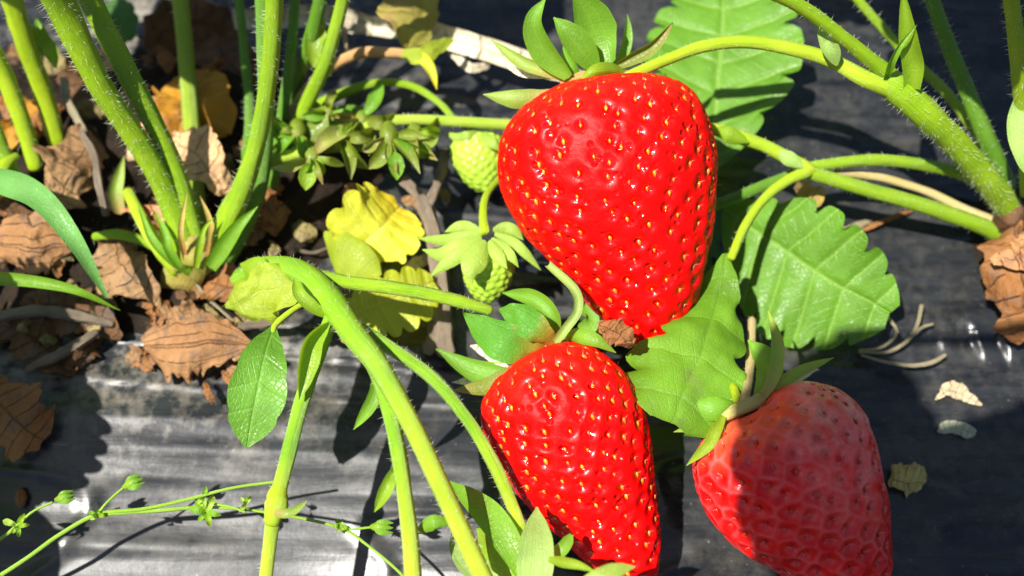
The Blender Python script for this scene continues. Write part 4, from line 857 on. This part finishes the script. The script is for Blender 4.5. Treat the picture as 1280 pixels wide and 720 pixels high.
bit('leaf_scrap', [(448, 252, .3), (458, 246, .36), (466, 242, .36), (472, 238, .3)], 10, M_DRYO, 'olive scrap touching the tan one above the yellow leaf')
bit('leaf_scrap', [(503, 256, .3), (512, 252, .36), (522, 254, .36), (530, 260, .3)], (10, 9), M_DRYT, 'beige scrap left of the twig fork')
bit('leaf_scrap', [(365, 282, .3), (374, 286, .4), (384, 292, .4), (392, 300, .3)], (13, 14), M_DRYO, 'round ochre scrap in the dark left of the yellow leaf')
bit('leaf_scrap', [(500, 345, .2), (520, 330, .3), (535, 322, .3), (548, 318, .25)], (8, 9), dry_mat('dry_mauve', (.40, .33, .30), (.5, .42, .4), (.25, .2, .2)), 'greyish mauve scrap between yellow leaf and twig')
bit('leaf_scrap', [(548, 244, .2), (553, 240, .25), (558, 246, .25), (560, 254, .2)], 6, M_DRYO, 'tiny grey scrap just right of the twig fork')
bit('leaf_scrap', [(1040, 290, .14), (1058, 286, .2), (1076, 280, .2), (1092, 276, .14)], (4, 4), M_STRAW, 'thin tan splinter right of the dark leaf shadow', rag=.1)
bit('leaf_scrap', [(1072, 288, .14), (1095, 280, .2), (1118, 270, .2), (1142, 262, .12)], (3, 4), M_DRYB, 'slender brown splinter under the green fruit stalks', rag=.1)
bit('leaf_scrap', [(255, 478, .25), (260, 490, .3), (264, 496, .3), (266, 504, .2)], 4, M_DRYB, 'small reddish crumb below the large curled leaf')
bit('leaf_scrap', [(278, 465, .3), (288, 472, .36), (300, 478, .36), (312, 480, .3)], (9, 9), M_DRYB, 'red-brown flake right beneath the large curled leaf')
bit('leaf_scrap', [(280, 455, .35), (292, 462, .4), (305, 468, .4), (318, 466, .3)], (8, 8), M_DRYT, 'pale brown flake beside the hanging green leaflet')
peb = thing('pebble', 'single small brown pebble at the border of the dark shade', 'pebble', P(26, 622, .1))
V_, F_, U_, I_ = tubep([(26, 613, .14, 9), (26, 619, .17, 13), (26, 626, .17, 13), (27, 632, .13, 8)], wob=.3)
bpy.data.objects.remove(peb)
lone('pebble', (V_, F_, U_, I_), M_DRYB, 'single small brown pebble at the border of the dark shade', 'pebble', FR)
rt = thing('dry_rootlet', 'three pale straw coloured rootlets fanning out from beneath the serrated leaf', 'rootlet', foot(P(1078, 440)))
for pts in ([(1074, 438, .12, 3), (1100, 435, .2, 3.4), (1118, 422, .3, 3.6), (1121, 412, .34, 3.8), (1109, 396, .3, 4.2)], [(1074, 440, .12, 3), (1110, 440, .2, 3.8), (1135, 425, .3, 5), (1147, 405, .34, 4.6), (1152, 382, .3, 5)],
            [(1135, 424, .3, 5), (1145, 416, .32, 4.6), (1153, 409, .32, 4.2), (1166, 405, .26, 3)], [(1077, 444, .12, 3), (1105, 452, .2, 4), (1140, 457, .25, 5), (1165, 453, .25, 6), (1181, 444, .2, 5)]):
    put('rootlet', tubep(pts, seg=8), M_STRAW, parent=rt)

# crumbs scattered over the soil: too alike to tell apart
CR = 'leaf crumbs on the soil'
cmats = [M_DRYT, M_DRYB, M_DRYD, M_DRYO]
for k in range(70):
    px, py = random.uniform(-20, 345), random.uniform(60, 450)
    if k % 3 == 0: py = random.uniform(280, 460)
    g = P(px, py, .3); z = float(max(soil1_h(np.array([g.x]), np.array([g.y]))[0], film_h(np.array([g.x]), np.array([g.y]))[0])) + .08
    a = random.uniform(0, 6.28); L = random.uniform(.25, .7)
    W = [(g.x + math.cos(a) * L * q, g.y + math.sin(a) * L * q, z + .12 * math.sin(3 * (q + .5)) + random.uniform(0, .08)) for q in (-.5, -.15, .2, .5)]
    lone('leaf_crumb', leaf(W, L * random.uniform(.2, .45), L * random.uniform(.2, .45), prof='frag', crumple=.12 * L / .5, rag=.4, nu=18, nv=8), random.choice(cmats), 'brittle brown crumb of dead leaf among the litter', 'leaf crumb', CR)

# ------------------------------------------------------------------ the thin weed in front
wd = thing('weed', 'thin pale green weed with tiny buds sprawling over the shiny film', 'weed', foot(P(0, 720)))
def wp(pts): return tubep([(x, y, h, w * .8) for x, y, h, w in pts], seg=8)
put('stem', wp([(-40, 745, .9, 8), (30, 700, 1.1, 7), (75, 668, 1.2, 7), (122, 643, 1.3, 7), (180, 636, 1.35, 6), (235, 624, 1.4, 6), (290, 610, 1.4, 5), (345, 602, 1.35, 5)]), M_WEED, parent=wd)
put('stem', wp([(122, 643, 1.3, 6), (200, 638, 1.3, 7), (260, 634, 1.25, 5), (330, 640, 1.2, 5), (420, 658, 1.15, 5), (460, 682, 1.1, 5), (500, 716, 1.0, 5), (520, 740, .9, 5)]), M_WEED, parent=wd)
put('stem', wp([(-30, 690, .8, 6), (0, 674, .9, 6), (18, 660, 1.0, 6), (40, 640, 1.1, 4), (65, 628, 1.2, 4)]), M_WEED, parent=wd)
put('stem', wp([(122, 643, 1.3, 5), (130, 632, 1.4, 4), (142, 620, 1.45, 4), (154, 610, 1.5, 4)]), M_WEED, parent=wd)
put('stem', wp([(425, 658, 1.15, 4), (440, 662, 1.2, 4), (455, 660, 1.2, 4), (468, 659, 1.2, 4)]), M_WEED, parent=wd)
put('stem', wp([(268, 630, 1.3, 4), (290, 634, 1.4, 4), (306, 640, 1.4, 4)]), M_WEED, parent=wd)
def wbud(x, y, h, dx, dy, s):
    b = put('bud', tubep([(x - dx * s, y - dy * s, h, s * .5), (x - dx * s * .3, y - dy * s * .3, h + .03, s * 1.05), (x + dx * s * .4, y + dy * s * .4, h + .03, s * .9), (x + dx * s, y + dy * s, h, s * .3)], seg=10), M_BRACT, parent=wd)
    for q in (-.5, 0, .5):
        px_, py_ = -dy * q * s, dx * q * s
        put('sepal', leafp([(x - dx * s * .9, y - dy * s * .9, h + .02), (x + px_, y + py_, h + .1), (x + dx * s * 1.3 + px_, y + dy * s * 1.3 + py_, h + .04)], s * .32, prof='ovate', nu=12, nv=6, cup=-.3), M_BRACTL, parent=b)
wbud(165, 604, 1.55, .85, -.4, 12); wbud(80, 622, 1.3, .9, -.25, 11); wbud(476, 659, 1.2, 1, .05, 12)
for x, y, h, n, L in ((122, 645, 1.3, 4, 16), (22, 657, 1.0, 5, 22), (258, 640, 1.3, 6, 26), (425, 658, 1.15, 6, 17), (308, 630, 1.3, 4, 16), (255, 622, 1.35, 3, 20)):
    for k in range(n):
        a = random.uniform(0, 6.28) if n < 5 else 6.28 * k / n + random.uniform(-.3, .3); l = L * random.uniform(.5, .9)
        put('leaf', leafp([(x, y, h), (x + math.cos(a) * l * .5, y + math.sin(a) * l * .5, h + .1), (x + math.cos(a) * l, y + math.sin(a) * l, h + random.uniform(-.1, .1))], l * .22, prof='ovate', nu=12, nv=6, cup=.4), random.choice([M_BRACTL, M_BRACT, M_CAL]), parent=wd)

# ------------------------------------------------------------------ sun and unseen taller foliage placed to throw the shade
SUN = Vector((-.42, -.13, 1.0)).normalized()
def over(px, py, H):
    g = P(px, py, .2); k = (H - .2) / SUN.z
    return g + SUN * k
def shade_leaf(parent, px, py, H, length_px, width_px, ang, teeth=8, prof='round', td=.12):
    """an unseen leaf placed out of the frame to throw shade on the bed"""
    c = over(px, py, H); s = scl(P(px, py, .2)); a = R(ang)
    d = Vector((math.cos(a), math.sin(a), 0)) * (length_px * s / 2)
    face = SUN
    W = [c - d * 1.0, c - d * .3, c + d * .35, c + d]
    put('leaflet', leaf([tuple(w) for w in W], width_px * s / 2, width_px * s / 2, prof=prof, teeth=teeth, td=td, face=tuple(face), cup=.1, veina=.03, sweep=.25), M_LEAF, parent=parent)
    return c - d
def stalk(parent, a, b, bow=(0, 0, 0), w=.13):
    m = (a + b) / 2 + Vector(bow)
    put('petiole', tube([(*a, w), (*m, w * .9), (*b, w * .7)]), M_STEM, parent=parent)
BLOCK = [(0, .45), (.12, .9), (.5, 1), (.85, .95), (1, .5)]
def shade(parent, root, px, py, H, l, w, ang, bow, **kw):
    e = shade_leaf(parent, px, py, H, l, w, ang, **kw); stalk(parent, root, e, bow)
def unseen_plant(x, y, label):
    t = thing('strawberry_plant', label, 'strawberry plant', Vector((x, y, 0)))
    put('crown', tube([(x, y, -.3, .35), (x + .1, y, .2, .4), (x, y + .1, .6, .25)], wob=.4), M_DRYD, parent=t)
    return t, Vector((x, y, .4))
HC = 20.5
n1, e1 = unseen_plant(11.5, -2.0, 'unseen made-up strawberry plant added to throw the large shade over the paler berry')  # made-up plant: its blocky leaves stand in for the phone's shadow
shade(n1, e1, 1078, 662, HC, 505, 230, -90, (2.5, 0, 4), prof=BLOCK)
shade(n1, e1, 1310, 700, HC + 1, 410, 400, -90, (3, -1, 4), prof=[(0, .8), (.1, 1), (.5, 1), (.85, .95), (1, .5)])
n2, e2 = unseen_plant(-13.5, -1.5, 'strawberry plant whose leaves shade the film below the dead leaves')
shade(n2, e2, 10, 520, 5.5, 220, 260, 250, (-.5, 0, 1.5))
shade(n2, e2, 0, 690, 5.5, 120, 230, 200, (-.5, -.5, 1.5))
shade(n2, e2, 60, 430, 5.5, 130, 210, 180, (-.5, -.5, 1.5))
n3, e3 = unseen_plant(-4.5, 11.5, 'strawberry plant behind the litter whose leaves shade the far side of the bed')
shade(n3, e3, 300, 40, 8, 300, 240, 20, (-.5, 1, 1))
shade(n3, e3, 560, 0, 9, 280, 150, 0, (0, 1, 2))
n4, e4 = unseen_plant(8.5, 11.5, 'strawberry plant whose leaves keep the film behind the thick stalks in the dark')
shade(n4, e4, 1240, 70, 8, 300, 250, 90, (1, 1, 2))
shade(n4, e4, 1070, -20, 8, 300, 110, 175, (0, 1, 2))

# ------------------------------------------------------------------ light, sky, camera, render
w = bpy.data.worlds.new('World'); scene.world = w; w.use_nodes = True
nt = w.node_tree; nt.nodes.clear()
sky = nt.nodes.new('ShaderNodeTexSky'); sky.sky_type = 'NISHITA'; sky.sun_disc = False
elev = math.asin(SUN.z); az = math.atan2(SUN.x, SUN.y)
sky.sun_elevation = elev; sky.sun_rotation = az
bg = nt.nodes.new('ShaderNodeBackground'); bg.inputs[1].default_value = .05
wo = nt.nodes.new('ShaderNodeOutputWorld')
nt.links.new(sky.outputs[0], bg.inputs[0]); nt.links.new(bg.outputs[0], wo.inputs[0])
sl = bpy.data.lights.new('sun', 'SUN'); sl.energy = 4.5; sl.angle = R(.5); sl.color = (1, .96, .89)
so = bpy.data.objects.new('sun', sl); COL.objects.link(so)
so.rotation_euler = SUN.to_track_quat('Z', 'Y').to_euler(); so.location = SUN * .6

cam = bpy.data.cameras.new('camera'); cam.lens = LENS; cam.sensor_width = 36; cam.clip_start = .005; cam.clip_end = 50
co = bpy.data.objects.new('camera', cam); COL.objects.link(co); co.location = CAM * S
co.rotation_euler = (math.pi / 2 - PITCH, 0, 0)
cam.dof.use_dof = True; cam.dof.aperture_fstop = 13
fp = P(800, 380, 2.6); cam.dof.focus_distance = (fp - CAM).dot(FWD) * S
scene.camera = co
scene.render.engine = 'CYCLES'
cy = scene.cycles
cy.use_denoising = True
try: cy.denoiser = 'OPENIMAGEDENOISE'
except Exception: pass
cy.max_bounces = 8; cy.caustics_reflective = False; cy.caustics_refractive = False
cy.sample_clamp_indirect = 6
vs = scene.view_settings
vs.view_transform = 'Standard'; vs.look = 'None'; vs.exposure = 1.2; vs.gamma = 1.0; vs.use_curve_mapping = False
